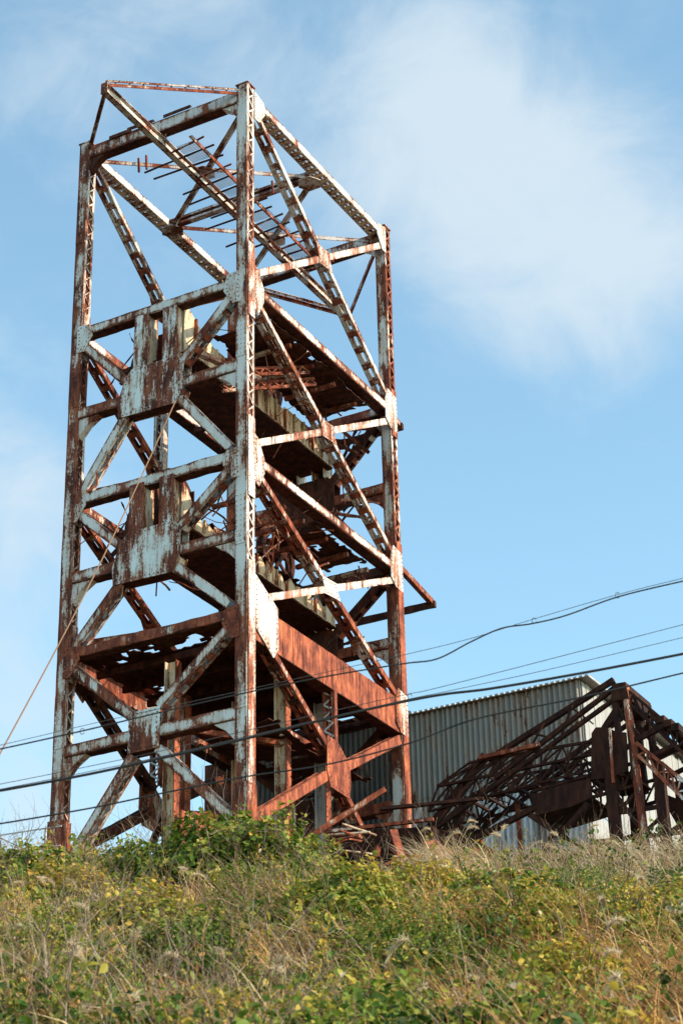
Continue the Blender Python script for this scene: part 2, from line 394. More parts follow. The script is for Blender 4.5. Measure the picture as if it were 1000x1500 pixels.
# legs: plates face the two narrow ends, laced faces look along B-A
for nm, u, v, mat, lm, zb in (('A', W, 0, 'paint_leg', 'rust_orange', 15.9), ('B', 0, 0, 'paint_leg', 'rusty', 15.6), ('C', 0, D, 'paint_leg_far', 'rust_orange', 15.9), ('D', W, D, 'rusty', 'rusty', 15.9)):
    gaps = {'A': [(32.9, 34.6), (27.2, 28.8), (22.2, 24.0)], 'B': [(32.6, 35.2), (26.6, 29.2), (15, 24.6)], 'C': [(32.8, 34.6), (15, 28.9)], 'D': []}[nm]
    lg = member(tower, 'leg', T(u, v, zb), T(u, v, TOP), EV if v == 0 else -EV, 0.38, 0.38, mat, 'lace', lm, 0.28, side=None, single=(nm != 'D'), gaps=gaps, closed=True)
    for g0, g1 in gaps:
        if g1 - g0 > 4:
            cuts = list(np.arange(g0 + 0.9, g1, 2.45)) + [g1]
        else: cuts = [g0, g1]
        for c0, c1 in zip(cuts[:-1], cuts[1:]):
            mb = MB(); mb.bar(T(u - 0.222, v, c0 + 0.004), T(u - 0.222, v, c1 - 0.004), EU, 0.36, 0.02, 4, 0.004)
            cp = obj('cover_plate', mb, {'A': 'paint_leg', 'B': 'paint_streak', 'C': 'rust_orange', 'D': 'rusty'}[nm], lg)
            if nm != 'D': rivets(cp, [T(u - 0.233, v + s_ * 0.145, c0 + 0.1 + k * 0.17) for s_ in (-1, 1) for k in range(int((c1 - c0 - 0.15) / 0.17))], -EU, 0.018)
    # splice plates on the end-facing side
    if v == 0 or nm == 'C':
        for zc in (38.0, 32.0, 25.9, 21.0):
            sgn = -1 if v == 0 else 1
            mb = MB(); mb.bar(T(u, v + sgn * 0.217, zc - 0.8), T(u, v + sgn * 0.217, zc + 0.8), EV, 0.36, 0.022, 4, 0.004)
            sp = obj('splice_plate', mb, mat, lg)
            rivets(sp, [T(u + a_ * 0.12, v + sgn * 0.228, zc - 0.72 + k * 0.16) for a_ in (-1, 0, 1) for k in range(10)], EV * sgn, 0.017)
    mb = MB(); mb.bar(T(u, v, TOP + 0.002), T(u, v, TOP + 0.04), EU, 0.46, 0.46); obj('cap_plate', mb, 'rusty', lg)
    mb = MB(); mb.bar(T(u, v, zb - 1.2), T(u, v, zb + 0.25), EU, 0.95, 0.95, 4, 0.03); obj('footing', mb, 'concrete', lg)
    mb = MB(); mb.bar(T(u, v, zb + 0.3), T(u, v, 18.1 if v == 0 else 17.6), EU, 0.47, 0.47, 6, 0.02); obj('base_shoe', mb, 'rusty', lg)

def haunch(parent, u, sgn, v, s, z, size, mat):
    gusset(parent, [T(u, v - s * 0.12, z), T(u + sgn * size, v - s * 0.12, z), T(u + sgn * size * 0.45, v - s * 0.12, z - size * 0.34), T(u, v - s * 0.12, z - size * 0.85)], EV * (s * 0.26), mat, 'haunch', riv=False)
def end_face(v, s, front):
    """face across the narrow end; s = outward sign along v"""
    n = EV * s; P = lambda u, z: T(u, v, z)
    for k in range(4):
        mt = (['paint_clean', 'paint_half', 'paint_half', 'rusty'] if front else ['paint_half', 'rusty', 'rust_dark', 'rust_dark'])[k]
        wd = [0.42, 0.30, 0.32, 0.30][k]; dz = [0.0, 0.12, 0.05, 0.02][k]
        ch = member(tower, 'end_beam', P(0.2, LV[k] + dz), P(W - 0.2, LV[k] + dz), n, wd, 0.36, mt, 'solid', jit=[0.006, 0.02, 0.035, 0.045][k])
        if k == 0:
            for u, sg in ((0.2, 1), (W - 0.2, -1)): haunch(ch, u, sg, v, s, LV[0] - 0.21, 0.6, 'rust_dark' if u > 3 else 'paint_half')
        else:
            for u, sg in ((0.2, 1), (W - 0.2, -1)):
                zz = LV[k] + dz
                zt = 0.35 if (u < 1 and k == 1) else 0.22
                gusset(ch, [P(u - sg * 0.15, zz + zt) + n * 0.2, P(u + sg * 0.30, zz + zt - 0.05) + n * 0.2, P(u + sg * 0.42, zz - 0.25) + n * 0.2, P(u + sg * 0.1, zz - 0.75) + n * 0.2, P(u - sg * 0.15, zz - 0.75) + n * 0.2][::(1 if sg * s > 0 else -1)], n * 0.03, mt if front else 'rusty')
    for k in (1, 2, 3):
        m_ = MID[k]; z1 = LV[k]; z2 = LV[k + 1] if k < 3 else 16.6
        pm = 'paint_plate' if front else 'rust_dark'; bm = 'paint_half' if front else 'rusty'
        uc = 3.12
        if k < 3: poly = [(-1.18, -0.62), (-1.22, -0.05), (-0.95, 0.72), (-0.72, 0.95), (0.85, 0.95), (1.12, 0.7), (1.08, -0.25), (0.86, -0.68)]
        else: poly = [(-0.50, -0.52), (-0.50, 0.68), (0.52, 0.68), (0.52, -0.52)]
        pts = [P(uc - a_, m_ + b_) + n * 0.21 for a_, b_ in poly]
        if s > 0: pts = pts[::-1]
        pl = gusset(tower, pts, n * 0.03, pm)
        pts2 = [p - n * 0.42 for p in pts]; gusset(tower, pts2, n * 0.03, pm, riv=False)
        mb = MB(); q = [P(uc - a_, m_ + b_) for a_, b_ in poly]
        lo = [q[0], q[-1]] if k < 3 else [q[0], q[3]]
        mb.bar(lo[0] + EZ * 0.02, lo[1] + EZ * 0.02, EZ, 0.40, 0.03, 16, 0.02); obj('bottom_flange', mb, 'rust_dark', pl)
        if k < 3:
            for sg in (-1, 1):
                mb = MB(); mb.bar(q[0 if sg < 0 else -1], q[1 if sg < 0 else -2], EU, 0.40, 0.03, 3, 0.01); obj('side_plate', mb, 'cream', pl)
        e = 1.1 if k < 3 else 0.48
        for u0, u1, h0 in ((W - 0.18, uc + e, 1), (0.18, uc - e, -1)):
            mbm = member(tower, 'middle_beam', P(u0, m_), P(u1, m_), n, 0.34, 0.36, bm, 'solid', jit=0.02)
            haunch(mbm, u0, -1 if u0 > 3 else 1, v, s, m_ - 0.17, 0.75, bm)
        zt = -0.42
        sty = [('solid', 'batten', 'lace', 'solid'), ('solid', 'batten', 'lace', 'solid'), ('solid', 'batten', 'lace', 'solid')][k - 1]
        ends = [((W - 0.25, z1 - 0.35), (uc + (0.95 if k < 3 else 0.45), m_ + 0.6)), ((0.32, z1 - 0.25), (uc - (1.0 if k < 3 else 0.42), m_ + 0.72)),
                ((uc + (1.0 if k < 3 else 0.4), m_ - 0.55), (W - (0.28 if k < 3 else 0.35), z2 + 0.12)), ((uc - (0.95 if k < 3 else 0.42), m_ - 0.5), (0.42 if k < 3 else 0.3, z2 + (0.35 if k < 3 else 0.6)))]
        for (a_, b_), st in zip(ends, sty):
            member(tower, 'end_brace', P(*a_), P(*b_), n, 0.27, 0.34, 'paint_half' if front else 'rust_dark', st, 'rusty', 0.5 if st == 'batten' else 0.3)
        if k < 3:
            for u0, u1 in ((3.32, 3.82), (2.30, 2.78)):
                mb = MB(); zc0, zc1 = m_ + 0.9, z1 + 0.0
                mb.bar(T((u0 + u1) / 2, v + s * 0.205, zc0), T((u0 + u1) / 2, v + s * 0.205, zc1), EV, u1 - u0, 0.03, 6, 0.012)
                po = obj('guide_post', mb, pm, tower)
                for uu in (u0 + 0.02, u1 - 0.02):
                    mb = MB(); mb.bar(T(uu, v + s * (-0.08), zc0), T(uu, v + s * (-0.08), zc1), EU, 0.53, 0.025, 6, 0.01); obj('post_side', mb, 'cream', po)
                rivets(po, [T(uu, v + s * 0.221, zc0 + 0.1 + i * 0.17) for uu in (u0 + 0.07, u1 - 0.07) for i in range(int((zc1 - zc0) / 0.17))], n, 0.017)
end_face(0, -1, True)
for k in (1, 2):
    mb = MB(); mb.bar(T(3.05, 0.9, MID[k] + 0.7), T(3.05, 0.9, LV[k] - 0.1), EV, 1.5, 0.03, 8, 0.01); obj('diaphragm', mb, 'deck_dark', tower)
end_face(D, 1, False)

def side_face(u, s, front):
    n = EU * s; P = lambda v, z: T(u, v, z)
    cm = ['paint_clean', 'paint_half', 'paint_half'] if front else ['paint_clean', 'paint_half', 'rusty']
    for k in range(3):
        member(tower, 'side_beam', P(0.2, LV[k]), P(D - 0.2, LV[k]), n, 0.27, 0.40, cm[k], 'batten' if k == 0 else 'solid', 'cream' if k == 0 else 'rusty', 0.36)
    # deep plate girder at the lowest floor
    mb = MB(); mb.bar(P(0.2, 22.86) + n * 0.17, P(D - 0.2, 22.86) + n * 0.17, n, 1.08, 0.03, 30, 0.012)
    g = obj('plate_girder', mb, 'rust_orange' if front else 'rusty', tower)
    for zz in (22.31, 23.41):
        mb = MB(); mb.bar(P(0.2, zz) - n * 0.02, P(D - 0.2, zz) - n * 0.02, EZ, 0.42, 0.025, 26, 0.012); obj('girder_flange', mb, 'rust_orange' if zz > 23 else 'rust_dark', g)
    for i in range(13):
        vv = 1.2 + i * 0.56; mb = MB(); mb.bar(P(vv, 22.34) + n * 0.193, P(vv, 23.38) + n * 0.193, n, 0.055, 0.016); obj('stiffener', mb, 'rust_orange' if front else 'rusty', g)
    for k in range(3):
        z1, z2 = LV[k], LV[k + 1]
        dm = ['paint_clean', 'paint_half', 'rusty'][k] if front else ['paint_half', 'rusty', 'rusty'][k]
        member(tower, 'side_brace', P(0.3, z1 - 0.3) + n * 0.0, P(D - 0.28, z2 + 0.42), n, 0.20, 0.36, dm, 'batten', 'rusty', 0.62)
        # rising strut in two lengths either side of the crossing plate
        a_, b_ = P(0.25, z2 + 0.5), P(D - 0.25, z1 - 0.42)
        st = 'paint_streak' if front else 'rusty'
        for q0, q1 in ((a_, a_.lerp(b_, 0.482)), (a_.lerp(b_, 0.518), b_)):
            mb = MB(); mb.bar(q0 + n * 0.17, q1 + n * 0.17, n, 0.22, 0.025, 12, 0.004); oo = obj('side_strut', mb, st, tower)
            mb = MB(); mb.bar(q0 + n * 0.09 + EZ * 0.10, q1 + n * 0.09 + EZ * 0.10, EZ, 0.13, 0.018, 12, 0.004); obj('strut_flange', mb, st, oo)
        c = a_.lerp(b_, 0.5); d1 = (b_ - a_).normalized(); d2 = (P(D - 0.28, z2 + 0.42) - P(0.3, z1 - 0.3)).normalized()
        pts = [c + d1 * 0.42 + EZ * 0.12, c + d2 * -0.5 + EZ * 0.02 + EV * 0.12, c + d2 * -0.5 - EV * 0.12, c - d1 * 0.42 + EZ * 0.1, c - d1 * 0.42 - EZ * 0.12, c + d2 * 0.5 - EV * 0.12, c + d2 * 0.5 + EV * 0.12, c + d1 * 0.42 - EZ * 0.1]
        gusset(tower, [p + n * 0.19 for p in pts], n * 0.025, st)
    for k in range(1, 4):
        z = LV[k]
        nb = [(0.18, z + 0.78), (0.36, z + 0.70), (0.70, z + 0.18), (0.70, z - 0.30), (0.40, z - 0.85), (0.18, z - 0.75)] if k < 3 else [(0.18, z + 1.25), (1.42, z + 0.62), (1.42, z - 0.62), (1.15, z - 0.95), (0.18, z - 0.35)]
        gusset(tower, [P(*q) + n * 0.205 for q in nb], n * 0.028, ('paint_clean' if k == 3 else 'paint_streak') if front else 'rusty')
        nc = [(D + 0.17, z + 0.62), (D - 0.42, z + 0.72), (D - 0.62, z + 0.25), (D - 0.62, z - 0.45), (D - 0.30, z - 0.72), (D + 0.17, z - 0.72)]
        gusset(tower, [P(*q) + n * 0.205 for q in nc], n * 0.028, 'paint_streak' if front else 'rusty')
    for vv, sg in ((0.2, 1), (D - 0.2, -1)):
        z = LV[0]; gusset(tower, [P(vv, z + 0.3) + n * 0.205, P(vv + sg * 0.55, z + 0.18) + n * 0.205, P(vv + sg * 0.6, z - 0.25) + n * 0.205, P(vv + sg * 0.25, z - 0.75) + n * 0.205, P(vv, z - 0.75) + n * 0.205], n * 0.028, 'paint_clean')
    # lowest panel
    st = 'rust_orange' if front else 'rust_dark'
    for q0, q1 in ((P(0.35, 17.25), P(4.25, 19.6)), (P(5.3, 20.15), P(D - 0.3, 22.1))):
        member(tower, 'lower_brace', q0, q1, n, 0.28, 0.34, st, 'solid', jit=0.01)
    member(tower, 'lower_brace', P(0.95, 22.45), P(4.45, 20.35), n, 0.20, 0.36, 'rusty' if front else 'rust_dark', 'batten', 'rust_dark', 0.6)
    member(tower, 'lower_brace', P(5.1, 19.45), P(8.9, 16.5), n, 0.20, 0.36, 'rusty' if front else 'rust_dark', 'batten', 'rust_dark', 0.6)
    gusset(tower, [P(*q) + n * 0.19 for q in ((4.15, 20.75), (4.75, 20.75), (5.45, 20.25), (5.5, 19.75), (5.4, 19.2), (4.3, 19.25), (4.12, 19.7))], n * 0.03, 'rust_orange' if front else 'rusty')
    member(tower, 'hanger_post', P(4.72, 20.5), P(4.72, 22.3), n, 0.17, 0.38, 'rust_orange' if front else 'rusty', 'lace', 'galvanised', 0.2, side=(-1 if front else 1))
side_face(0, -1, True)
side_face(W, 1, False)
member(tower, 'rear_post', T(W, D / 2, LV[2]), T(W, D / 2, LV[1]), EU, 0.30, 0.34, 'paint_half', 'lace', 'paint_plate', 0.26)

# roof-level bracing, monorail and catwalk
zr = LV[0] - 0.05
member(tower, 'cross_beam', T(0.2, D / 2, zr), T(W - 0.2, D / 2, zr), EZ, 0.22, 0.26, 'paint_half', 'solid')
def angle_bar(name, p0, p1, sz, mat, parent=None, jit=0.004):
    parent = parent or tower
    a = (p1 - p0).normalized(); mb = MB(); seg = max(2, int((p1 - p0).length / 0.5))
    mb.bar(p0, p1, EZ, sz, 0.016, seg, jit)
    b = a.cross(EZ).normalized(); up = b.cross(a).normalized()
    o1 = b * (sz / 2 - 0.008) - up * (sz / 2); mb.bar(p0 + o1, p1 + o1, b, sz * 0.95, 0.016, seg, jit)
    return obj(name, mb, mat, parent)
for q0, q1 in (((W - 0.2, 0.2), (0.2, D / 2)), ((0.2, 0.2), (W - 0.2, D / 2)), ((W - 0.2, D / 2), (0.2, D - 0.2)), ((0.2, D / 2), (W - 0.2, D - 0.2))):
    dz = 0.0 if q0[0] > 3 else -0.13
    angle_bar('roof_brace', T(q0[0], q0[1], zr - 0.05 + dz), T(q1[0], q1[1], zr - 0.05 + dz), 0.15, 'paint_half')
for u, v in ((0.3, D / 2), (W - 0.3, D / 2), (3.0, D / 4), (3.0, D * 0.75)):
    r = 0.42
    gusset(tower, [T(u + r * math.cos(k), v + r * math.sin(k), zr - 0.30) for k in (0, 1.05, 2.09, 3.14, 4.19, 5.24)], EZ * 0.02, 'paint_half', riv=False)
mono = MB(); zm = 40.1
mono.bar(T(3.05, -3.25, zm), T(3.05, 12.4, zm), EU, 0.30, 0.03, 30, 0.004)
mo = obj('monorail_beam', mono, 'paint_clean', tower)
for dz in (-0.16, 0.16):
    mb = MB(); mb.bar(T(3.05, -3.25, zm + dz), T(3.05, 12.4, zm + dz), EZ, 0.22, 0.024, 30, 0.006); obj('rail_flange', mb, 'paint_half', mo)
mb = MB(); mb.bar(T(3.05, -3.27, zm - 0.2), T(3.05, -3.27, zm + 0.2), EV, 0.24, 0.03); obj('end_plate', mb, 'paint_plate', mo)
for vv, e in ((-3.15, 0.0), (12.3, D)):
    for uu in (0.15, W - 0.15):
        p0, p1 = T(3.05, vv, zm + 0.22), T(uu, e + (-0.15 if e == 0 else 0.15), LV[0] + 0.15)
        oo = angle_bar('outrigger_strut', p0, p1, 0.11, 'rusty')
        for k in range(9):
            c = p0.lerp(p1, (k + 0.6) / 9.5); mb = MB(); mb.bar(c - EZ * 0.005, c + EZ * 0.14, (p1 - p0).normalized(), 0.05, 0.05); obj('spacer', mb, 'rust_dark', oo)
        oo2 = angle_bar('outrigger_strut', p0 + EZ * 0.15, p1 + EZ * 0.15, 0.07, 'paint_half')
# hangers of the monorail from the end and cross beams
for vv in (0.0, D / 2, D):
    for du in (-0.08, 0.08):
        mb = MB(); mb.bar(T(3.05 + du, vv, zm + 0.17), T(3.05 + du, vv, LV[0] + (0.1 if vv != D / 2 else -0.1)), EV, 0.05, 0.05); obj('hanger', mb, 'rusty', mo)
zc = 39.95
cw = angle_bar('walkway_stringer', T(1.98, -0.1, zc), T(2.1, 8.9, zc), 0.13, 'rusty', jit=0.012)
angle_bar('walkway_stringer', T(2.78, 0.3, zc), T(2.78, 8.9, zc), 0.10, 'rust_dark', jit=0.012)
for k in range(16):
    vv = 0.25 + k * 0.55
    l = random.choice((4.1, 4.3, 3.9, 4.4)) if k in (1, 2, 4, 5, 7, 8, 10, 11) else 2.95
    a_ = T(1.75 + random.uniform(-.15, .1), vv + random.uniform(-.05, .05), zc + 0.09); b_ = T(l, vv + random.uniform(-.12, .12), zc + 0.09 - random.uniform(0, .1))
    mb = MB(); mb.bar(a_, b_, EZ, 0.055, 0.045, 5, 0.008); obj('walkway_bar', mb, 'rust_dark' if k % 3 else 'rusty', tower)
for k in (0, 1, 3, 4, 5, 8, 9, 10, 12, 13):
    v0 = 0.30 + k * 0.55; mb = MB()
    for i in range(9): uu = 2.02 + i * 0.09; mb.bar(T(uu, v0, zc + 0.125), T(uu, v0 + 0.46, zc + 0.125), EZ, 0.012, 0.008)
    for i in range(8): vv = v0 + 0.02 + i * 0.06; mb.bar(T(2.0, vv, zc + 0.133), T(2.78, vv, zc + 0.133), EZ, 0.012, 0.008)
    obj('mesh_panel', mb, 'mesh_wire', tower)
for (u0, v0), (u1, v1), z1_, z2_ in (((4.3, -0.2), (3.3, -0.2), 41.05, 41.0), ((5.0, -0.2), (4.2, -0.2), 40.98, 40.98), ((2.9, -0.22), (1.9, -0.2), 41.0, 41.03)):
    angle_bar('edge_angle', T(u0, v0, z1_), T(u1, v1, z2_), 0.12, 'rust_dark')
for uu, vv, z0_ in ((4.6, 0.9, 40.15), (4.3, 0.9, 40.15), (1.5, 4.2, 40.2)):
    mb = MB(); mb.bar(T(uu, vv, z0_), T(uu + .03, vv, zr + 0.05), EV, 0.06, 0.06); obj('dropped_post', mb, 'rust_orange', tower)

# floors, box girders and sheaves inside
def ragged(name, u0, u1, v0, v1, z, mat, cell=0.17, hole=0.30, rag=0.5, sag=0.15, seed=0, parent=None, th=0.03, fold=0.0):
    nu, nv = int((u1 - u0) / cell), int((v1 - v0) / cell); vs_ = {}; V_ = []; F_ = []
    def vid(i, j):
        if (i, j) not in vs_:
            u = u0 + (u1 - u0) * i / nu; v = v0 + (v1 - v0) * j / nv
            nz = mnoise.noise(Vector((u * 0.7 + seed, v * 0.7, seed * 1.3)))
            jx = 0.35 * cell
            vs_[(i, j)] = len(V_)
            V_.append(tuple(T(u + random.uniform(-jx, jx), v + random.uniform(-jx, jx), z + sag * nz + random.uniform(-.012, .012) - fold * max(0, nz) ** 2)))
        return vs_[(i, j)]
    for i in range(nu):
        for j in range(nv):
            u = (i + .5) / nu; v = (j + .5) / nv
            e = min(u, 1 - u, v, 1 - v)
            q = mnoise.noise(Vector((u * (u1 - u0) * 0.9 + seed * 3.1, v * (v1 - v0) * 0.9, seed))) * 0.6 + mnoise.noise(Vector((u * (u1 - u0) * 3 + seed, v * (v1 - v0) * 3, 5 + seed))) * 0.4
            if q > hole or (e < 0.09 and q > hole - rag): continue
            F_.append((vid(i, j), vid(i + 1, j), vid(i + 1, j + 1), vid(i, j + 1)))
    me = bpy.data.meshes.new(name); me.from_pydata(V_, [], F_); me.uv_layers.new(name='UVMap'); me.update()
    o = obj(name, me, mat, parent or tower); md = o.modifiers.new('thick', 'SOLIDIFY'); md.thickness = th
    return o
def joists(z, u0, u1, vs_, mat='rust_dark', h=0.22):
    for v in vs_:
        mb = MB(); mb.bar(T(u0, v, z), T(u1, v, z), EV, h, 0.12, 14, 0.015); obj('joist', mb, mat, tower)
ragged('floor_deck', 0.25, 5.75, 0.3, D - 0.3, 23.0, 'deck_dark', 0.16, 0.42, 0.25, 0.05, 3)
joists(22.84, 0.25, 5.75, [1.2, 2.5, 3.8, 5.1, 6.4, 7.7])
for k, hole, sd_ in ((1, 0.55, 8), (2, 0.2, 21)):
    z = LV[k] - 0.2
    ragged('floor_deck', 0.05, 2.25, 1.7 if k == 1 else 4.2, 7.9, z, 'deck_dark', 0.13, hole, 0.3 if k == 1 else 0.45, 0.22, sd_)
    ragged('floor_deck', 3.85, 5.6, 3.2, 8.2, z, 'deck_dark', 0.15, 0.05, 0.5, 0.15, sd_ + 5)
    zb = LV[k] - 1.50
    # box girder of two webs running from end to end
    for ug in (2.22, 3.86):
        npan = 15; v0, v1 = 0.1, D - 0.1; wm = 'cream' if ug < 3 else 'rusty'
        for i in range(npan):
            a_, b_ = v0 + (v1 - v0) * i / npan, v0 + (v1 - v0) * (i + 1) / npan
            def top(v):
                zt = 0.95 + max(0, 1.55 - v) * 0.55
                if k == 2: zt = 0.80 + max(0, 1.3 - v) * 0.7
                return zb + zt
            rag_ = 0.0 if (k == 1 and i not in (9,)) else random.uniform(0.05, 0.30)
            za, zb_ = top(a_) - rag_, top(b_) - rag_
            zm_ = (za + zb_) / 2 + (0.10 if (k == 2 and i > 3) else 0)
            pts = [T(ug, a_ + 0.012, zb), T(ug, b_ - 0.012, zb), T(ug, b_ - 0.012, zb_ - random.uniform(0, 0.012 if k == 1 else .2)), T(ug, (a_ + b_) / 2, zm_), T(ug, a_ + 0.012, za - random.uniform(0, 0.012 if k == 1 else .2))]
            mb = MB(); mb.prism(pts, EU * 0.02); web = obj('web_panel', mb, wm, tower)
            mb = MB(); mb.bar(T(ug - 0.045, b_, zb + 0.02), T(ug - 0.045, b_, zb_ + (random.uniform(-.15, .03) if k == 2 else -0.03)), EU, 0.075, 0.08, 3, 0.008); st = obj('stiffener', mb, wm if i % 3 else 'rust_orange', web)
            if ug < 3: rivets(st, [T(ug - 0.086, b_, zb + 0.08 + q * 0.11) for q in range(int((zb_ - zb - 0.1) / 0.11))], -EU, 0.016)
        mb = MB(); mb.bar(T(ug, v0, zb - 0.015), T(ug, v1, zb - 0.015), EZ, 0.30, 0.025, 30, 0.006); obj('girder_flange', mb, 'cream' if ug < 3 else 'rusty', tower)
    mb = MB(); mb.bar(T(3.04, 0.1, zb - 0.045), T(3.04, D - 0.1, zb - 0.045), EZ, 1.86, 0.02, 30, 0.02); obj('soffit_plate', mb, 'deck_dark', tower)
    ragged('girder_cover', 2.3, 3.8, 1.2, D - 0.8, zb + 0.95, 'deck_dark', 0.17, 0.15, 0.4, 0.08, sd_ + 2)
    joists(z - 0.18, 0.25, 2.1, [3.1, 4.5, 5.9, 7.3] if k == 1 else [1.6, 2.7, 3.8, 5.2, 6.5, 7.8], 'rusty', 0.14)
    joists(z - 0.18, 3.95, 5.75, [1.8, 4.0, 6.2], 'rust_dark', 0.18)
    # tangle of buckled bars hanging in the floor
    for i in range(26 if k == 1 else 60):
        u = random.uniform(0.3, 2.1) if i % 4 else random.uniform(3.9, 5.6); v = random.uniform(0.8, 8.2) if k == 2 else random.uniform(1.0, 8.6)
        p = T(u, v, LV[k] - random.uniform(0.1, 1.0)); pts = [p]
        d = Vector((random.uniform(-1, 1), random.uniform(-1, 1), random.uniform(-.55, .35))).normalized(); ln = random.uniform(0.5, 1.9)
        for q in range(3):
            d = (d + Vector((random.uniform(-.4, .4), random.uniform(-.4, .4), random.uniform(-.5, .2)))).normalized(); pts.append(pts[-1] + d * ln / 3)
        mb = MB(); mb.tube(pts, random.choice((0.018, 0.025, 0.035)), 4); obj('bent_bar', mb, random.choice(('rust_dark', 'rusty', 'rust_dark', 'rust_orange')), tower)
    # torn strips hanging under the end beam
    for u, sgn in ((3.9, 1), (4.4, -1)):
        pts = [T(u, 0.35, LV[k] - 0.1), T(u + 0.25 * sgn, 0.4, LV[k] - 0.7), T(u + 0.4, 0.45, LV[k] - 1.3), T(u + 0.85, 0.5, LV[k] - 1.7)]
        if k == 2: pts = [p + EU * 0.1 for p in pts]
        mb = MB()
        for a_, b_ in zip(pts[:-1], pts[1:]): mb.bar(a_, b_ + (b_ - a_) * 0.08, EV, 0.16 if sgn > 0 else 0.05, 0.03, 5, 0.04)
        obj('torn_strip', mb, 'rust_dark', tower)
def sheave(u, v, z, r, mat='rust_dark'):
    mb = MB(); n = 36
    prof = [(r, -0.13), (r, -0.09), (r - 0.08, -0.03), (r - 0.08, 0.03), (r, 0.09), (r, 0.13), (r - 0.2, 0.13), (r - 0.2, -0.13)]
    for k in range(n):
        t_ = 2 * math.pi * k / n
        for rr, du in prof: mb.v.append(tuple(T(u + du, v + rr * math.cos(t_), z + rr * math.sin(t_))))
    q = len(prof)
    for k in range(n):
        for j in range(q):
            a_, b_ = k * q + j, k * q + (j + 1) % q; c_, d_ = ((k + 1) % n) * q + (j + 1) % q, ((k + 1) % n) * q + j
            mb.f.append((a_, b_, c_, d_)); mb.uv += [(0, .3), (0, .7), (1, .7), (1, .3)]
    o = obj('sheave_wheel', mb, mat, tower)
    mb = MB(); mb.tube([T(u - 0.3, v, z), T(u + 0.3, v, z)], 0.2, 12); obj('hub', mb, mat, o)
    for k in range(8):
        t_ = math.pi * k / 4 + 0.2; d = Vector((math.cos(t_), 0, math.sin(t_)))
        mb = MB(); mb.bar(T(u, v, z) + d * 0.15, T(u, v, z) + d * (r - 0.15), EU, 0.10, 0.07); obj('spoke', mb, mat, o)
    for du in (-0.3, 0.3):
        for dv in (-0.5, 0.5):
            mb = MB(); mb.bar(T(u + du, v, z), T(u + du, v + dv * 1.6, z - r - 0.1), EU, 0.12, 0.06); obj('bearing_leg', mb, mat, o)
sheave(2.8, 5.6, 34.15, 1.15)
sheave(3.6, 6.8, 34.0, 1.05)
sheave(4.1, 2.5, 28.65, 1.05)
sheave(2.9, 6.6, 28.2, 1.0)
# fallen lattice leaning from the box girder to the side beam
for k, (p0, p1) in enumerate(((T(1.9, 1.2, 31.9), T(0.5, 4.6, 33.3)), (T(2.0, 1.9, 31.75), T(0.6, 5.2, 33.2)))):
    member(tower, 'fallen_lattice', p0, p1, EZ, 0.10, 0.26, 'rusty', 'lace', 'rust_orange', 0.25, single=False)
mb = MB(); mb.bar(T(1.9, 0.4, 32.2), T(0.9, 2.3, 31.9), EZ, 0.2, 0.16, 6, 0.01); obj('fallen_beam', mb, 'paint_streak', tower)
# projecting frames behind the rear end
for k, ln in ((1, 0.75), (2, 2.65)):
    for u in (0.0, W):
        mb = MB(); mb.bar(T(u, D + 0.19, LV[k] + (0.35 if k == 2 else 0)), T(u, D + ln, LV[k] - 0.05), EU, 0.2, 0.16, 6, 0.01); obj('bracket_arm', mb, 'rusty', tower)
    mb = MB(); mb.bar(T(-0.15, D + ln, LV[k] - 0.15), T(W + 0.1, D + ln, LV[k] - 0.15), EV, 0.24, 0.12, 20, 0.02); obj('bracket_beam', mb, 'rust_dark', tower)
for zz in (33.4, 31.0, 26.2):
    for i in range(7):
        p0 = T(random.uniform(.4, 2.4), D - random.uniform(.1, 1.5), zz + random.uniform(-1, .2)); p1 = T(random.uniform(.2, 3.0), D - random.uniform(0, 1.0), zz - random.uniform(.4, 1.4))
        mb = MB(); mb.bar(p0, p1, EV, random.uniform(.05, .14), 0.03, 8, 0.03); obj('torn_strip', mb, 'rust_dark', tower)
# columns standing under the lowest floor
for u, v, mt, fl in ((3.0, 1.0, 'cream', 'rust_orange'), (4.2, 3.4, 'rusty', 'rust_orange'), (1.0, 3.7, 'cream', 'rust_orange'), (1.0, 6.0, 'galvanised', 'rust_orange'), (3.0, 4.6, 'cream', 'rust_orange'), (3.0, 7.4, 'rusty', 'rusty')):
    mb = MB(); mb.bar(T(u, v, 15.9), T(u, v, 22.6), EV, 0.34, 0.03, 12, 0.006); c = obj('floor_column', mb, mt, tower)
    for du in (-0.18, 0.18):
        mb = MB(); mb.bar(T(u + du, v, 15.9), T(u + du, v, 22.6), EU, 0.28, 0.03, 12, 0.006); f_ = obj('column_flange', mb, mt if du > 0 else fl, c)
    rivets(c, [T(u - 0.2, v + s_ * 0.1, 16.3 + q * 0.3) for s_ in (-1, 1) for q in range(20)], -EU, 0.03)
for (u0, v0), (u1, v1), zz in (((3.0, 1.0), (1.0, 3.7), 20.6), ((3.0, 1.0), (3.0, 4.6), 20.9), ((1.0, 3.7), (1.0, 6.0), 21.0), ((3.0, 4.6), (4.2, 3.4), 19.0), ((3.0, 1.0), (5.9, 4.4), 18.6)):
    mb = MB(); mb.bar(T(u0, v0, zz), T(u1, v1, zz), EZ, 0.2, 0.16, 8, 0.01); obj('tie_beam', mb, 'rusty', tower)
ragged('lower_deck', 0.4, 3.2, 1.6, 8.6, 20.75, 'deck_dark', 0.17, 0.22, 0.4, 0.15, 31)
for k in range(8):       # panels of red sheet at the foot
    mb = MB(); v0 = 1.2 + k * 0.62; mb.bar(T(2.6, v0, 16.1), T(2.6, v0, 18.2 + random.uniform(-.2, .1)), EU, 0.58, 0.02, 3, 0.01); obj('foot_panel', mb, 'rust_orange' if k % 3 else 'rusty', tower)

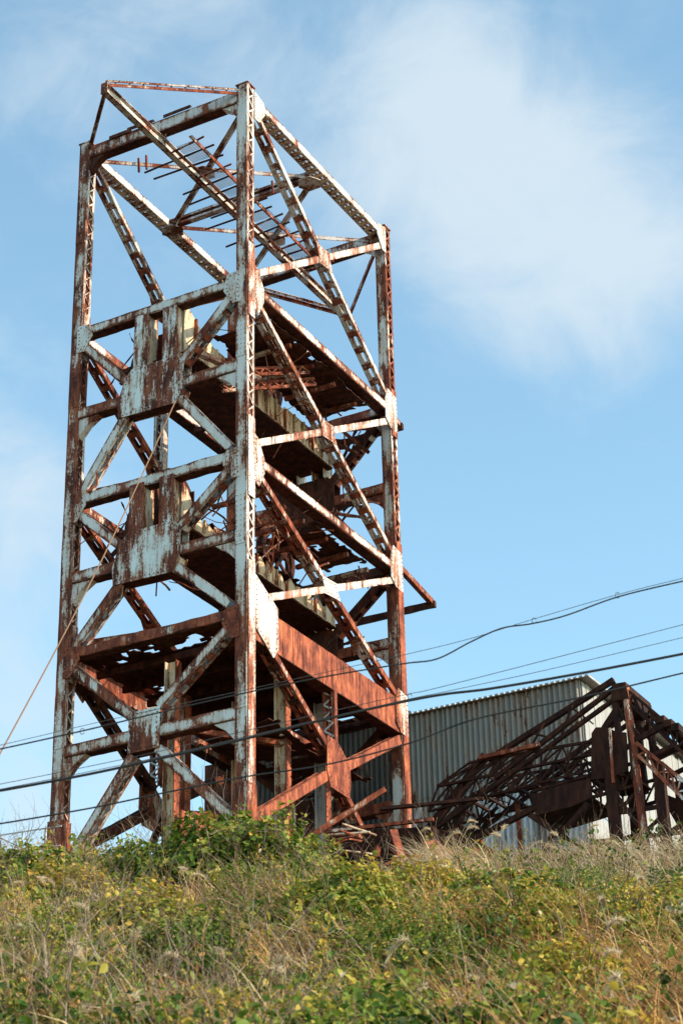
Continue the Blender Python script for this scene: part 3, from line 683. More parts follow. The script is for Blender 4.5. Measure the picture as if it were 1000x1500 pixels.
# ------------------------------------------------------------------ corrugated shed behind
def corr_mesh(wd, ht, pitch=0.2, amp=0.052, seed=0):
    nx_ = int(round(wd / pitch)) * 8; V_ = []; F_ = []; uv = []
    for j in range(3):
        for i in range(nx_ + 1):
            x = -wd / 2 + wd * i / nx_
            V_.append((x, amp * math.sin(2 * math.pi * x / pitch + 0.6), ht * j / 2))
    for j in range(2):
        for i in range(nx_):
            a_ = j * (nx_ + 1) + i; F_.append((a_, a_ + 1, a_ + nx_ + 2, a_ + nx_ + 1))
    me = bpy.data.meshes.new('corrugated_sheet'); me.from_pydata(V_, [], F_)
    u_ = me.uv_layers.new(name='UVMap'); u_.data.foreach_set('uv', [0.5] * (len(F_) * 8))
    for p in me.polygons: p.use_smooth = True
    return me
SV = 14.0; SZ = 16.3
shed = empty('corrugated_shed', TW(0, SV, SZ), TH); tag(shed, 'grey corrugated iron shed with pale boarded end wall behind the tower', 'shed')
_cm = {}
def sheet(u, z, wd, ht, mat, tilt=0.0, dv=0.0, wallv=0.0):
    key = (wd, ht, mat)
    if key not in _cm: _cm[key] = corr_mesh(wd, ht)
    me = _cm[key]
    if not me.materials: me.materials.append(MATS[mat])
    o = obj('corrugated_sheet', me, None, shed)
    o.location = (wallv + dv, u, z - SZ); o.rotation_euler = (0, tilt, math.pi / 2)
    return o
u = -4.15 + 0.5; k = 0
while u < 10.4:
    right = u < 3.0
    for row, (z0, ht) in enumerate(((16.2, 2.9), (19.0, 3.1), (22.0, 3.05))):
        if u > 9.6 and row == 2: continue
        m_ = ('galvanised' if (row == 0 or (row == 1 and u < -0.2 and k % 3 != 1)) else 'sheet_grey') if right else ('sheet_dark' if u < 9 else 'galvanised')
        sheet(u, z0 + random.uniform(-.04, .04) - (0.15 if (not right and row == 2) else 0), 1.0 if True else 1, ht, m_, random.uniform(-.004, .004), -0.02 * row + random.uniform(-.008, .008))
    u += 0.97; k += 1
mb = MB(); mb.bar(T(3.1, 0.12, 16.2 - SZ + Z0), T(3.1, 0.12, 24.85 - SZ + Z0), EV, 14.4, 0.04); obj('wall_frame', mb, 'rust_dark', shed)
# end wall of pale boards along the right-hand side
nb = 34
for i in range(nb):
    v = 0.18 + i * 0.31
    for z0, z1 in ((16.2, 20.6), (20.62, 24.95)):
        mb = MB(); mb.bar(T(-4.17 + random.uniform(-.012, .012), v, z0 - SZ + Z0), T(-4.17 + random.uniform(-.012, .012), v, z1 - SZ + Z0 + random.uniform(-.05, .03)), EU, 0.295, 0.03); obj('wall_board', mb, 'board_white', shed)
mb = MB(); mb.bar(T(-4.12, 0.06, 16.2 - SZ + Z0), T(-4.12, 0.06, 24.98 - SZ + Z0), EU, 0.2, 0.02); obj('corner_strip', mb, 'board_white', shed)
# roof sheets, their ribs showing along the eave
rf = MB(); nw = 72
for i in range(nw):
    u0 = -4.45 + i * 0.2
    mb = rf; mb.bar(T(u0, -0.22, 25.03 - SZ + Z0), T(u0, 10.6, 25.2 - SZ + Z0), EZ, 0.12, 0.05)
roof = obj('roof', MB.mesh(rf, 'roof'), 'galvanised', shed)
mb = MB(); mb.bar(T(2.7, -0.18, 25.0 - SZ + Z0), T(2.7, 10.6, 25.16 - SZ + Z0), EZ, 14.4, 0.03); obj('roof_sheet', mb, 'sheet_grey', roof)
mb = MB(); mb.tube([T(2.4, 0.3, 25.1 - SZ + Z0), T(2.4, 0.3, 25.32 - SZ + Z0)], 0.17, 10); mb.tube([T(2.4, 0.3, 25.3 - SZ + Z0), T(2.4, 0.3, 25.42 - SZ + Z0)], 0.24, 10, 0.06); obj('roof_vent', mb, 'sheet_grey', roof)

# ------------------------------------------------------------------ collapsed conveyor gantry
GV = 7.0
gan = empty('conveyor_gantry', TW(-8.2, GV, Z0), TH); tag(gan, 'collapsed dark rusty conveyor gantry on trestle legs in front of the shed', 'conveyor gantry')
GO = T(-8.2, GV, Z0)
def Gp(u, z, dv=0.0): return T(u, GV + dv, z) - GO
def gbar(name, a_, b_, wd, h, mat='gantry_dark', dv=(0.0,), jit=0.012):
    for d in dv:
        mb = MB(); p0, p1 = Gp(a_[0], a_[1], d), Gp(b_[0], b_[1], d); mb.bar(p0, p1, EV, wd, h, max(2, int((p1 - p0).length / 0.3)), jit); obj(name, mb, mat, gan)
def gtruss(a0, a1, b0, b1, nseg, dv, wd=0.14, mat='gantry_dark'):
    for d in dv:
        gbar('truss_chord', a0, a1, wd, wd, mat, (d,)); gbar('truss_chord', b0, b1, wd, wd, mat, (d,))
        for i in range(nseg):
            l = lambda p, q, t_: (p[0] + (q[0] - p[0]) * t_, p[1] + (q[1] - p[1]) * t_)
            t0, t1 = i / nseg, (i + 1) / nseg
            gbar('web_bar', l(a0, a1, t0), l(b0, b1, t1), 0.06, 0.05, mat, (d,)) if i % 2 else gbar('web_bar', l(b0, b1, t0), l(a0, a1, t1), 0.06, 0.05, mat, (d,))
            gbar('web_bar', l(a0, a1, t1), l(b0, b1, t1), 0.05, 0.05, mat, (d,))
DW = (0.0, 1.7)
for d, mt in ((0.0, 'rust_orange'), (1.7, 'gantry_dark')):
    mb = MB(); mb.tube([Gp(-8.24, 21.5, d), Gp(-8.34, 19.0, d), Gp(-8.45, 16.0, d)], 0.11, 10, 0.13); obj('trestle_leg', mb, 'rusty' if d == 0 else mt, gan)
gbar('trestle_leg', (-7.6, 19.3), (-7.61, 15.9), 0.32, 0.25, 'gantry_dark', DW)
gbar('trestle_leg', (-8.99, 19.05), (-9.04, 15.9), 0.28, 0.25, 'gantry_dark', DW)
gbar('trestle_leg', (-7.9, 21.3), (-7.95, 18.9), 0.16, 0.16, 'gantry_dark', DW)
gbar('top_rail', (-7.85, 21.86), (-3.81, 20.25), 0.15, 0.15, 'gantry_dark', (0.2,))
gbar('broken_arm', (-3.75, 20.4), (-1.3, 18.0), 0.22, 0.2, 'gantry_dark', (0.2,))
gbar('top_rail', (-7.95, 21.55), (-4.09, 19.58), 0.13, 0.13, 'gantry_dark', DW)
gbar('top_rail', (-8.0, 21.25), (-2.18, 18.45), 0.11, 0.13, 'gantry_dark', DW)
gbar('truss_tie', (-5.7, 20.95), (-5.0, 19.9), 0.06, 0.06); gbar('truss_tie', (-5.2, 20.75), (-6.0, 20.4), 0.05, 0.05); gbar('truss_tie', (-6.6, 21.3), (-6.2, 20.4), 0.06, 0.06); gbar('truss_tie', (-4.5, 20.5), (-4.1, 19.7), 0.05, 0.05); gbar('truss_tie', (-6.6, 21.2), (-7.2, 20.6), 0.05, 0.05)
gtruss((-7.2, 20.1), (-3.3, 20.2), (-7.16, 19.72), (-2.24, 19.68), 12, DW, 0.08)
gtruss((-7.16, 19.72), (-2.24, 19.68), (-7.13, 19.3), (-1.9, 19.0), 12, (0.05, 1.65), 0.07)
gbar('pipe', (-3.7, 20.22), (-5.6, 20.25), 0.12, 0.12, 'rusty', (-0.15,))
for i in range(9):
    u_ = -2.6 - i * 0.55; mb = MB(); mb.bar(Gp(u_, 19.15, -0.1), Gp(u_, 19.2, 1.8), EZ, 0.08, 0.08, 4, 0.02); obj('cross_member', mb, 'gantry_dark', gan)
def gplate(name, pts, d0, d1, mat='gantry_dark'):
    mb = MB(); mb.prism([Gp(a_, b_, d0) for a_, b_ in pts], EV * (d1 - d0)); obj(name, mb, mat, gan)
gplate('belly_pan', [(-5.15, 18.85), (-6.2, 19.0), (-7.0, 19.02), (-7.0, 18.45), (-6.3, 18.3), (-5.28, 18.25)], -0.04, 0.02)
gplate('belly_pan', [(-5.15, 18.3), (-7.0, 18.5), (-7.0, 18.44), (-5.28, 18.24)], 0.02, 1.7)
gplate('head_house', [(-7.16, 20.30), (-7.3, 20.45), (-7.62, 20.38), (-7.9, 20.2), (-8.18, 20.12), (-8.14, 19.0), (-7.6, 18.9), (-7.03, 18.95)], -0.10, -0.04, 'gantry_dark')
gplate('head_house', [(-7.16, 20.20), (-7.2, 20.2), (-7.1, 18.9), (-7.03, 18.9)], 0.0, 1.75, 'gantry_dark')
gplate('head_house', [(-7.2, 19.02), (-8.1, 19.05), (-8.1, 18.98), (-7.2, 18.95)], 0.0, 1.75, 'gantry_dark')
gtruss((-5.2, 19.0), (-8.3, 19.25), (-5.25, 18.35), (-8.2, 18.6), 9, (0.06, 1.7), 0.09)
gbar('house_rib', (-7.75, 20.3), (-7.72, 18.7), 0.08, 0.06, 'rusty', (-0.19,)); gbar('house_rib', (-8.3, 20.1), (-8.28, 18.7), 0.06, 0.06, 'gantry_dark', (-0.19,))
gplate('spilled_hopper', [(-1.7, 18.4), (-2.7, 18.6), (-2.5, 18.0), (-1.7, 17.3), (-1.0, 17.4)], 0.3, 1.4, 'gantry_dark')
gtruss((-3.4, 19.3), (-1.2, 17.9), (-3.0, 18.6), (-1.0, 17.2), 8, (0.1, 1.6), 0.09)
gplate('discharge_chute', [(-8.7, 18.5), (-9.87, 17.8), (-11.8, 16.5), (-11.2, 15.9), (-9.3, 17.2)], 0.5, 1.5, 'gantry_dark')
gbar('prop', (-2.81, 17.72), (-5.3, 18.5), 0.16, 0.16); gbar('prop', (-5.1, 18.3), (-7.1, 16.6), 0.17, 0.16); gbar('prop', (-6.87, 18.3), (-6.0, 17.6), 0.15, 0.14); gbar('prop', (-5.83, 17.95), (-4.9, 16.8), 0.13, 0.12, 'gantry_dark', (0.3,))
gbar('prop', (-4.2, 19.2), (-4.25, 16.4), 0.14, 0.1, 'rusty', (1.2,)); gbar('prop', (-5.3, 17.0), (-8.3, 17.35), 0.1, 0.1, 'gantry_dark', (0.4,)); gbar('prop', (-2.3, 18.6), (-3.6, 17.6), 0.2, 0.16, 'gantry_dark', (0.6,))
gbar('brace', (-7.65, 18.5), (-8.4, 17.2), 0.11, 0.08); gbar('brace', (-8.35, 18.4), (-7.65, 17.9), 0.11, 0.08); gbar('brace', (-7.6, 17.9), (-9.0, 17.85), 0.11, 0.1); gbar('brace', (-8.4, 17.2), (-9.0, 17.6), 0.1, 0.08); gbar('brace', (-8.45, 17.4), (-9.0, 16.5), 0.08, 0.08); gbar('brace', (-9.0, 17.0), (-10.4, 17.7), 0.12, 0.1)
gbar('ground_rail', (-6.9, 17.2), (-10.5, 16.95), 0.1, 0.1)
gtruss((-8.2, 21.5), (-12.0, 17.2), (-8.34, 20.95), (-11.6, 16.9), 16, DW, 0.08)
gtruss((-8.47, 19.75), (-12.0, 15.9), (-8.48, 19.39), (-11.5, 15.6), 12, (-0.12, 1.8), 0.10, 'rusty')
gbar('cross_beam', (-8.3, 19.85), (-9.44, 20.16), 0.16, 0.14, 'gantry_dark', DW); gbar('cross_beam', (-8.4, 19.2), (-9.5, 19.5), 0.12, 0.12, 'gantry_dark', DW)
gbar('brace', (-7.95, 20.9), (-8.5, 20.0), 0.11, 0.1, 'gantry_dark', DW); gbar('brace', (-8.2, 20.9), (-7.3, 20.2), 0.11, 0.1, 'gantry_dark', DW); gbar('brace', (-7.9, 21.0), (-7.3, 20.3), 0.09, 0.1, 'gantry_dark', (0.1,))
gplate('apex_block', [(-7.85, 21.45), (-7.9, 21.62), (-8.3, 21.6), (-8.35, 21.1), (-7.85, 21.1)], -0.12, 1.8, 'gantry_dark')
for u_, z_ in ((-9.2, 20.3), (-9.6, 20.0), (-9.4, 20.15)):
    mb = MB(); mb.bar(Gp(u_, z_, -0.1), Gp(u_ - .05, z_ - .05, 1.8), EZ, 0.25, 0.2, 4, 0.02); obj('roller', mb, 'gantry_dark', gan)
for i in range(16):
    u_ = random.uniform(-7, -2); z_ = 18.9 + random.uniform(0, 1.0)
    pts = [Gp(u_, z_, random.uniform(0, 1.6))]
    for q in range(3): pts.append(pts[-1] + Vector((random.uniform(-.3, .3), random.uniform(-.5, .5), random.uniform(-.5, .25))))
    mb = MB(); mb.tube(pts, 0.025, 4); obj('bent_bar', mb, 'gantry_dark', gan)
mb = MB(); mb.prism([Gp(-1.75, 19.05, -0.3), Gp(-1.95, 19.1, -0.35), Gp(-1.7, 18.5, -0.35), Gp(-1.5, 18.45, -0.3)], EV * 0.015); obj('loose_sheet', mb, 'galvanised', gan)

# ------------------------------------------------------------------ wreckage between tower and gantry
def debris(name, pts, r, mat, label, cat, flat=None):
    mb = MB(); base = Vector(pts[0]); P_ = [Vector(p) - base for p in pts]
    if flat:
        for a_, b_ in zip(P_[:-1], P_[1:]): mb.bar(a_, b_, Vector((0.3, -1, 0.2)), flat[0], flat[1], max(2, int((b_ - a_).length / 0.2)), 0.01)
    else: mb.tube(P_, r, 7)
    o = obj(name, mb, mat); o.location = base; tag(o, label, cat, 'wreckage heaped at the foot of the tower'); return o
def TWv(u, v, z): p = TW(u, v, z); return (p.x, p.y, p.z)
for i in range(64):
    u_ = random.uniform(-3.2, 1.2); v_ = random.uniform(1.0, 5.5); g = gz(*TW(u_, v_)[:2]); z_ = g + random.uniform(0.05, 1.3)
    a_ = Vector(TWv(u_, v_, z_)); d = Vector((random.uniform(-1, 1), random.uniform(-.4, .4), random.uniform(-.45, .3))).normalized(); ln = random.uniform(0.6, 2.2)
    b_ = a_ + d * ln; c_ = b_ + (d + Vector((0, 0, -0.4))).normalized() * ln * 0.3
    for q in (b_, c_): q.z = max(q.z, gz(q.x, q.y) + 0.05)
    rr_ = random.choice((0.03, 0.04, 0.06)); mt_ = random.choice(('rusty', 'gantry_dark', 'rust_orange', 'gantry_dark', 'gantry_dark', 'gantry_dark'))
    debris('bent_bar', [tuple(a_), tuple(b_), tuple(c_)], rr_, mt_, '%s %s bar lying in the wreckage heap beside the tower' % ({0.03: 'thin', 0.04: 'bent', 0.06: 'thick'}[rr_], {'rusty': 'rust-flecked pale', 'gantry_dark': 'dark brown', 'rust_orange': 'orange rusted'}[mt_]), 'bar')
for i in range(9):
    u_ = -0.4 - i * 0.10 + random.uniform(-.25, .25); z_ = 16.0 + i * 0.19 + random.uniform(-.05, .05); a_ = TWv(u_ - .1, 2.0 + i * .08, z_); b_ = TWv(u_ - random.uniform(.7, 1.4), 2.4 + random.uniform(-.3, .3), z_ - random.uniform(.05, .5))
    debris('fallen_rung', [a_, b_], 0, 'rust_orange' if i % 2 else 'cream', 'pale straight bar, one of a row of rungs in the wreckage heap', 'bar', (0.06, 0.05))
for i, (uv0, uv1, zz, wd, mt, lb) in enumerate((((0.2, 1.2), (-1.6, 2.4), (16.5, 15.9), 0.25, 'rusty', 'long rusted beam sloping down out of the wreckage heap'),
        ((0.6, 3.2), (-1.9, 4.4), (17.2, 18.9), 0.16, 'rusty', 'rusted beam propped up at a slant above the wreckage heap'),
        ((-1.5, 4.8), (-4.6, 5.0), (18.5, 18.3), 0.10, 'gantry_dark', 'thin dark pipe lying level across the top of the wreckage'),
        ((-1.6, 5.4), (-3.0, 5.4), (17.6, 16.2), 0.5, 'gantry_dark', 'wide dark plate leaning in the wreckage heap'),
        ((-3.4, 4.0), (-4.4, 3.6), (17.0, 16.0), 0.4, 'rust_orange', 'orange rusted plate sticking out of the grass by the gantry'),
        ((-2.2, 4.2), (-2.75, 4.0), (17.6, 15.9), 0.22, 'rust_orange', 'short bright orange plate standing in the wreckage heap'),
        ((0.6, 5.6), (-2.8, 6.2), (16.0, 17.4), 0.5, 'gantry_dark', 'heavy dark beam end rising behind the wreckage heap'))):
    debris('fallen_beam' if wd < 0.3 else 'fallen_plate', [TWv(*uv0, zz[0]), TWv(*uv1, zz[1])], 0, mt, lb, 'beam' if wd < 0.3 else 'plate', (wd, 0.09))
for i in range(26):      # scrap leaning around the rear corner of the tower
    u_ = random.uniform(-2.2, 0.6); v_ = random.uniform(4.5, 8.8); g = gz(*TW(u_, v_)[:2])
    a_ = TW(u_, v_, g + 0.02); b_ = TW(u_ + random.uniform(-1.4, .9), v_ + random.uniform(-1.0, 1.0), g + random.uniform(0.5, 2.4)); c_ = b_ + Vector((random.uniform(-.5, .5), random.uniform(-.4, .4), random.uniform(-.5, .3)))
    mt_ = random.choice(('rusty', 'gantry_dark', 'rust_dark', 'rust_orange', 'gantry_dark'))
    debris('leaning_bar', [tuple(a_), tuple(b_), tuple(c_)], 0, mt_, '%s scrap bar leaning up near the rear corner leg' % {'rusty': 'pale flecked', 'gantry_dark': 'dark', 'rust_dark': 'brown', 'rust_orange': 'orange'}[mt_], 'bar', (random.choice((0.08, 0.12, 0.18)), 0.06))
# tipped steel hoppers as a dark backing mass
for nm, (u_, v_), wdt, ht, rot, lb in (('wrecked_hopper', (-0.9, 6.6), 2.6, 2.2, 0.2, 'dark wrecked hopper lying behind the wreckage heap'), ('wrecked_bin', (-3.0, 6.3), 1.8, 1.1, -0.25, 'dark dented steel bin tipped beside the gantry')):
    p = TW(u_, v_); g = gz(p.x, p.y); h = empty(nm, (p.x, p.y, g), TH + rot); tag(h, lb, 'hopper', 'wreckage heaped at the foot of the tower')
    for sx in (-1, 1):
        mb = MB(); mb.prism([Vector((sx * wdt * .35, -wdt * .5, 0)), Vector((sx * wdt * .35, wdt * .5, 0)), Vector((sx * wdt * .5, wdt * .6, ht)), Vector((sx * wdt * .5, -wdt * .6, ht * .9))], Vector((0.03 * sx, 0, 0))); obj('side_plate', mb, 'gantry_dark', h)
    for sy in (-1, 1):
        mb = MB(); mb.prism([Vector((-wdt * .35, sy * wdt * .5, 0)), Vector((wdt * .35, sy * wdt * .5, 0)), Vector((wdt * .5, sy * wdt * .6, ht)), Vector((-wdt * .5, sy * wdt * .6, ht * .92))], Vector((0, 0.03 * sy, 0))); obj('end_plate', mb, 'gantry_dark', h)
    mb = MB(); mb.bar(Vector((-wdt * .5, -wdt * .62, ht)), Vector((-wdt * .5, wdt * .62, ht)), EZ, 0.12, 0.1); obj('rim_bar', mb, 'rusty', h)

# ------------------------------------------------------------------ wires
def cr(pts, n=10):
    P_ = [Vector(p) for p in pts]; out = []
    for i in range(len(P_) - 1):
        p0, p1, p2, p3 = P_[max(i - 1, 0)], P_[i], P_[i + 1], P_[min(i + 2, len(P_) - 1)]
        for k in range(n):
            t_ = k / n; out.append(0.5 * ((2 * p1) + (p2 - p0) * t_ + (2 * p0 - 5 * p1 + 4 * p2 - p3) * t_ * t_ + (3 * p1 - p0 - 3 * p2 + p3) * t_ ** 3))
    out.append(P_[-1]); return out
PX = 26.0
def wire(name, xz, r, mat, label, y0=30.0, dy=0.0, zl=None, zr_=None):
    s0 = (xz[1][1] - xz[0][1]) / (xz[1][0] - xz[0][0]); s1 = (xz[-1][1] - xz[-2][1]) / (xz[-1][0] - xz[-2][0])
    pts = [(-PX, y0, zl if zl else xz[0][1] + s0 * 0.75 * (-PX - xz[0][0]))] + [(x, y0 + dy, z) for x, z in xz] + [(PX, y0, zr_ if zr_ else xz[-1][1] + s1 * 0.9 * (PX - xz[-1][0]))]
    def fill(a_, b_): return [tuple(Vector(a_).lerp(Vector(b_), q / 12)) for q in range(1, 12)]
    pts = [pts[0]] + fill(pts[0], pts[1]) + pts[1:-1] + fill(pts[-2], pts[-1]) + [pts[-1]]
    pts[0] = (-PX, y0 + dy, pts[0][2]); pts[-1] = (PX, y0 + dy, pts[-1][2])
    mb = MB(); base = Vector(pts[0]); mb.tube([p - base for p in cr(pts)], r, 6)
    o = obj(name, mb, mat); o.location = base; tag(o, label, 'wire', 'overhead lines in front of the tower'); return o
wire('power_cable', [(-5.93, 10.35), (-4.07, 10.66), (-2.82, 10.92), (-1.56, 11.2), (-0.28, 11.5), (0.78, 11.73), (1.53, 11.86), (2.28, 11.94), (3.68, 12.16), (5.31, 12.45), (5.97, 12.59)], 0.021, 'cable_black', 'thickest black cable crossing low in front of the tower and shed')
wire('power_cable', [(-5.91, 9.94), (-4.05, 10.22), (-2.81, 10.46), (-1.56, 10.69), (-0.3, 10.86), (0.98, 11.18), (2.05, 11.56), (3.66, 11.87), (5.3, 12.24), (5.95, 12.39)], 0.013, 'cable_black', 'lowest black cable crossing the gantry top and tower foot', dy=0.3)
wire('telephone_cable', [(-5.98, 11.04), (-4.31, 11.38), (-2.83, 11.72), (-1.56, 12.0), (-0.27, 12.25), (0.91, 12.43), (1.45, 12.50), (2.0, 12.78), (2.5, 13.0), (2.99, 13.07), (3.54, 13.2), (4.38, 13.5), (5.44, 13.75), (6.11, 13.88)], 0.012, 'cable_black', 'wavy sagging black cable, the uppermost pair across the tower', dy=0.1)
wire('messenger_wire', [(-5.98, 11.09), (-3.78, 11.58), (-1.56, 12.05), (0.92, 12.58), (2.01, 12.84), (2.99, 13.14), (4.38, 13.54), (5.44, 13.8), (6.11, 13.95)], 0.005, 'wire_grey', 'thin straight wire that carries the wavy black cable', dy=0.1)
wire('messenger_wire', [(-5.94, 10.44), (-3.24, 10.95), (-1.56, 11.33), (0.79, 11.84), (1.64, 12.02), (5.36, 12.95), (6.03, 13.11)], 0.0055, 'wire_grey', 'thin grey wire just above the thickest cable, upper of two')
wire('messenger_wire', [(-5.93, 10.40), (-3.24, 10.90), (-1.56, 11.27), (0.78, 11.79), (1.64, 11.96), (3.16, 12.27), (5.35, 12.77), (6.01, 12.92)], 0.005, 'wire_grey', 'thin grey wire just above the thickest cable, lower of two', dy=0.1)
for i, (x, z) in enumerate(((3.02, 13.12), (4.38, 13.53), (1.0, 11.83), (-1.4, 11.3), (-4.1, 11.42), (-2.9, 10.93))):
    mb = MB(); mb.tube([Vector((0.035 * math.cos(t_), 0, 0.05 * math.sin(t_))) for t_ in np.linspace(0.3, 5.9, 9)], 0.006, 5)
    o = obj('cable_hanger', mb, 'wire_grey'); o.location = (x, 30.1 if i in (0, 1, 4) else 30.0, z); tag(o, 'small wire ring clipping an overhead cable to its carrier wire', 'hanger', 'rings along the overhead lines')
for sx in (-1, 1):
    g = gz(sx * PX, 30.1); pole = empty('utility_pole', (sx * PX, 30.1, g)); tag(pole, 'weathered wooden utility pole that carries the overhead lines', 'pole', 'poles of the overhead lines')
    mb = MB(); mb.tube([Vector((0, 0, -0.6)), Vector((0, 0, 14 if sx > 0 else 6))], 0.17, 12, 0.12); obj('shaft', mb, 'pole_wood', pole)
# guy rope from the upper centre plate down to the slope
g1 = TW(2.1, -0.35, 30.4); g0 = Vector((-9.6, 40.0, 0)); ray0 = Vector((-8.02, 45.0, 16.55))
dirv = ray0 - g1; pts = [g1 + dirv * t_ + Vector((0, 0, -0.35 * math.sin(math.pi * min(1, t_)))) for t_ in np.linspace(0, 1.75, 22)]
end = pts[-1]; 
mb = MB(); mb.tube([p - end for p in pts], 0.02, 6); o = obj('guy_rope', mb, 'rope_tan'); o.location = end; tag(o, 'tan guy rope running from the upper centre plate down to the slope', 'rope')
print('guy end', tuple(end), gz(end.x, end.y))
# broken handrail by the left leg
hr = empty('handrail', (-7.9, 51.6, gz(-7.9, 51.6)), TH); tag(hr, 'thin pale broken handrail on the crest beside the tower leg', 'handrail')
for y_ in (0.0, 0.75, 1.5):
    mb = MB(); mb.bar(Vector((0, y_, -0.6)), Vector((0.04, y_, 1.15)), EU, 0.035, 0.035); obj('post', mb, 'galvanised', hr)
for z_ in (0.6, 1.12):
    mb = MB(); mb.bar(Vector((0.03, -0.5, z_ - .05)), Vector((0.03, 1.6, z_ + .05)), EV, 0.03, 0.03); obj('rail', mb, 'galvanised', hr)
mb = MB(); mb.bar(Vector((-.1, -0.9, -0.2)), Vector((0.06, 1.5, 1.1)), EV, 0.03, 0.03); obj('rail', mb, 'cream', hr)
#VEGETATION
# ------------------------------------------------------------------ vegetation
def unit(a): return a / np.maximum(np.linalg.norm(a, axis=-1, keepdims=True), 1e-9)
def in_view(n, y0=19.0, y1=55.0, margin=3.5):
    """random points spread evenly over the part of the hillside in front of the camera"""
    out = []; need = n
    while need > 0:
        y = RNG.uniform(y0, y1, need * 2); x = RNG.uniform(-16, 16, need * 2)
        k = np.abs(x) < 0.19 * y + margin
        k &= ~((y > 52.3) & (x > -9) & (x < 3) & (RNG.random(len(y)) < 0.75))
        out.append(np.stack([x[k], y[k]], -1)); need = n - sum(len(o) for o in out)
    return np.concatenate(out)[:n]
def leaves_mesh(name, P, nrm, size, rnd, narrow=0.8):
    """one folded four-point leaf per point"""
    n = len(P); r = unit(RNG.normal(size=(n, 3))); d = unit(np.cross(nrm, r)); s = np.cross(nrm, d)
    l = size[:, None]; wv = l * narrow * RNG.uniform(0.8, 1.1, (n, 1))
    b = P - d * l * 0.5
    tip = P + d * l * 0.5 - nrm * l * RNG.uniform(-0.05, 0.25, (n, 1))
    le = P - d * l * 0.08 + s * wv * 0.5 + nrm * l * 0.10; ri = P - d * l * 0.08 - s * wv * 0.5 + nrm * l * 0.10
    l2 = P + d * l * 0.24 + s * wv * 0.36 + nrm * l * 0.05; r2 = P + d * l * 0.24 - s * wv * 0.36 + nrm * l * 0.05
    V_ = np.stack([b, ri, r2, tip, l2, le], 1).reshape(-1, 3)
    i = np.arange(n)[:, None] * 6
    F_ = np.concatenate([i + [0, 1, 3], i + [1, 2, 3], i + [0, 3, 5], i + [3, 4, 5]], 0)
    return np_mesh(name, V_, F_, np.repeat(rnd, 6))
def blades_mesh(name, base, dirv, length, width, droop, rnd, seg=3):
    n = len(base); t_ = np.linspace(0, 1, seg + 1)
    side = unit(np.cross(dirv, unit(RNG.normal(size=(n, 3)))))
    hor = dirv * [1, 1, 0]; hor = unit(hor + RNG.normal(scale=1e-3, size=(n, 3)) * [1, 1, 0])
    V_ = []
    for k, tt in enumerate(t_):
        c = base + dirv * (length * tt)[:, None] + (hor * 0.55 - np.array([0, 0, 1.0])) * (droop * length * tt ** 2.2)[:, None]
        wv = (width * (1 - tt ** 1.6) * 0.5 + 0.0012)[:, None]
        V_ += [c - side * wv, c + side * wv]
    V_ = np.stack(V_, 1); m_ = 2 * (seg + 1); i = np.arange(n)[:, None] * m_
    F_ = np.concatenate([np.concatenate([i + [2 * k, 2 * k + 1, 2 * k + 3], i + [2 * k, 2 * k + 3, 2 * k + 2]], 0) for k in range(seg)], 0)
    return np_mesh(name, V_.reshape(-1, 3), F_, np.repeat(rnd, m_))
def cover_height(x, y):
    h = 0.12 + 1.3 * vnoise(x, y, 0.62, 5) ** 2 + 0.8 * vnoise(x, y, 1.5, 6) ** 2.2
    h = h * (1 - 0.55 * np.exp(-((x - 0.5) / 1.1) ** 2) * smooth(45, 48, y))
    return h * (1 - 0.45 * smooth(51, 54, y))
def greenness(x, y): return np.clip(0.62 * vnoise(x, y, 0.28, 8) + 0.38 * vnoise(x, y, 0.9, 9) + 0.05 * (x < 3) + 0.06 * smooth(34, 24, y) - 0.05, 0, 1)
# low leafy cover: creeping vine and weeds in mounds
n = 130000
p = in_view(n); g = greenness(p[:, 0], p[:, 1]); keep = RNG.random(n) < (1 - 0.8 * smooth(43, 46.5, p[:, 1]) * smooth(0.3, 1.5, p[:, 0])) * np.clip(0.04 + (g - 0.41) * 4.2, 0.05, 0.9)
p = p[keep]; g = g[keep]; n = len(p)
h = cover_height(p[:, 0], p[:, 1]) * RNG.random(n) ** 0.7 * 0.8
P3 = np.stack([p[:, 0], p[:, 1], ground(p[:, 0], p[:, 1]) + h + 0.02], -1)
nr = unit(np.array([0.0, -0.25, 0.75]) + RNG.normal(scale=0.55, size=(n, 3)))
sz = RNG.uniform(0.035, 0.13, n) * (0.7 + 0.6 * vnoise(p[:, 0], p[:, 1], 0.5, 12))
rn = np.clip(0.92 - 0.88 * g + RNG.normal(scale=0.17, size=n) + 0.25 * (RNG.random(n) < 0.10), 0, 1)
o = obj('creeping_leaves', leaves_mesh('creeping_leaves', P3, nr, sz, rn), 'leaf_mix'); tag(o, 'green and yellowing vine leaves spread over the hillside', 'ground cover', kind='stuff')
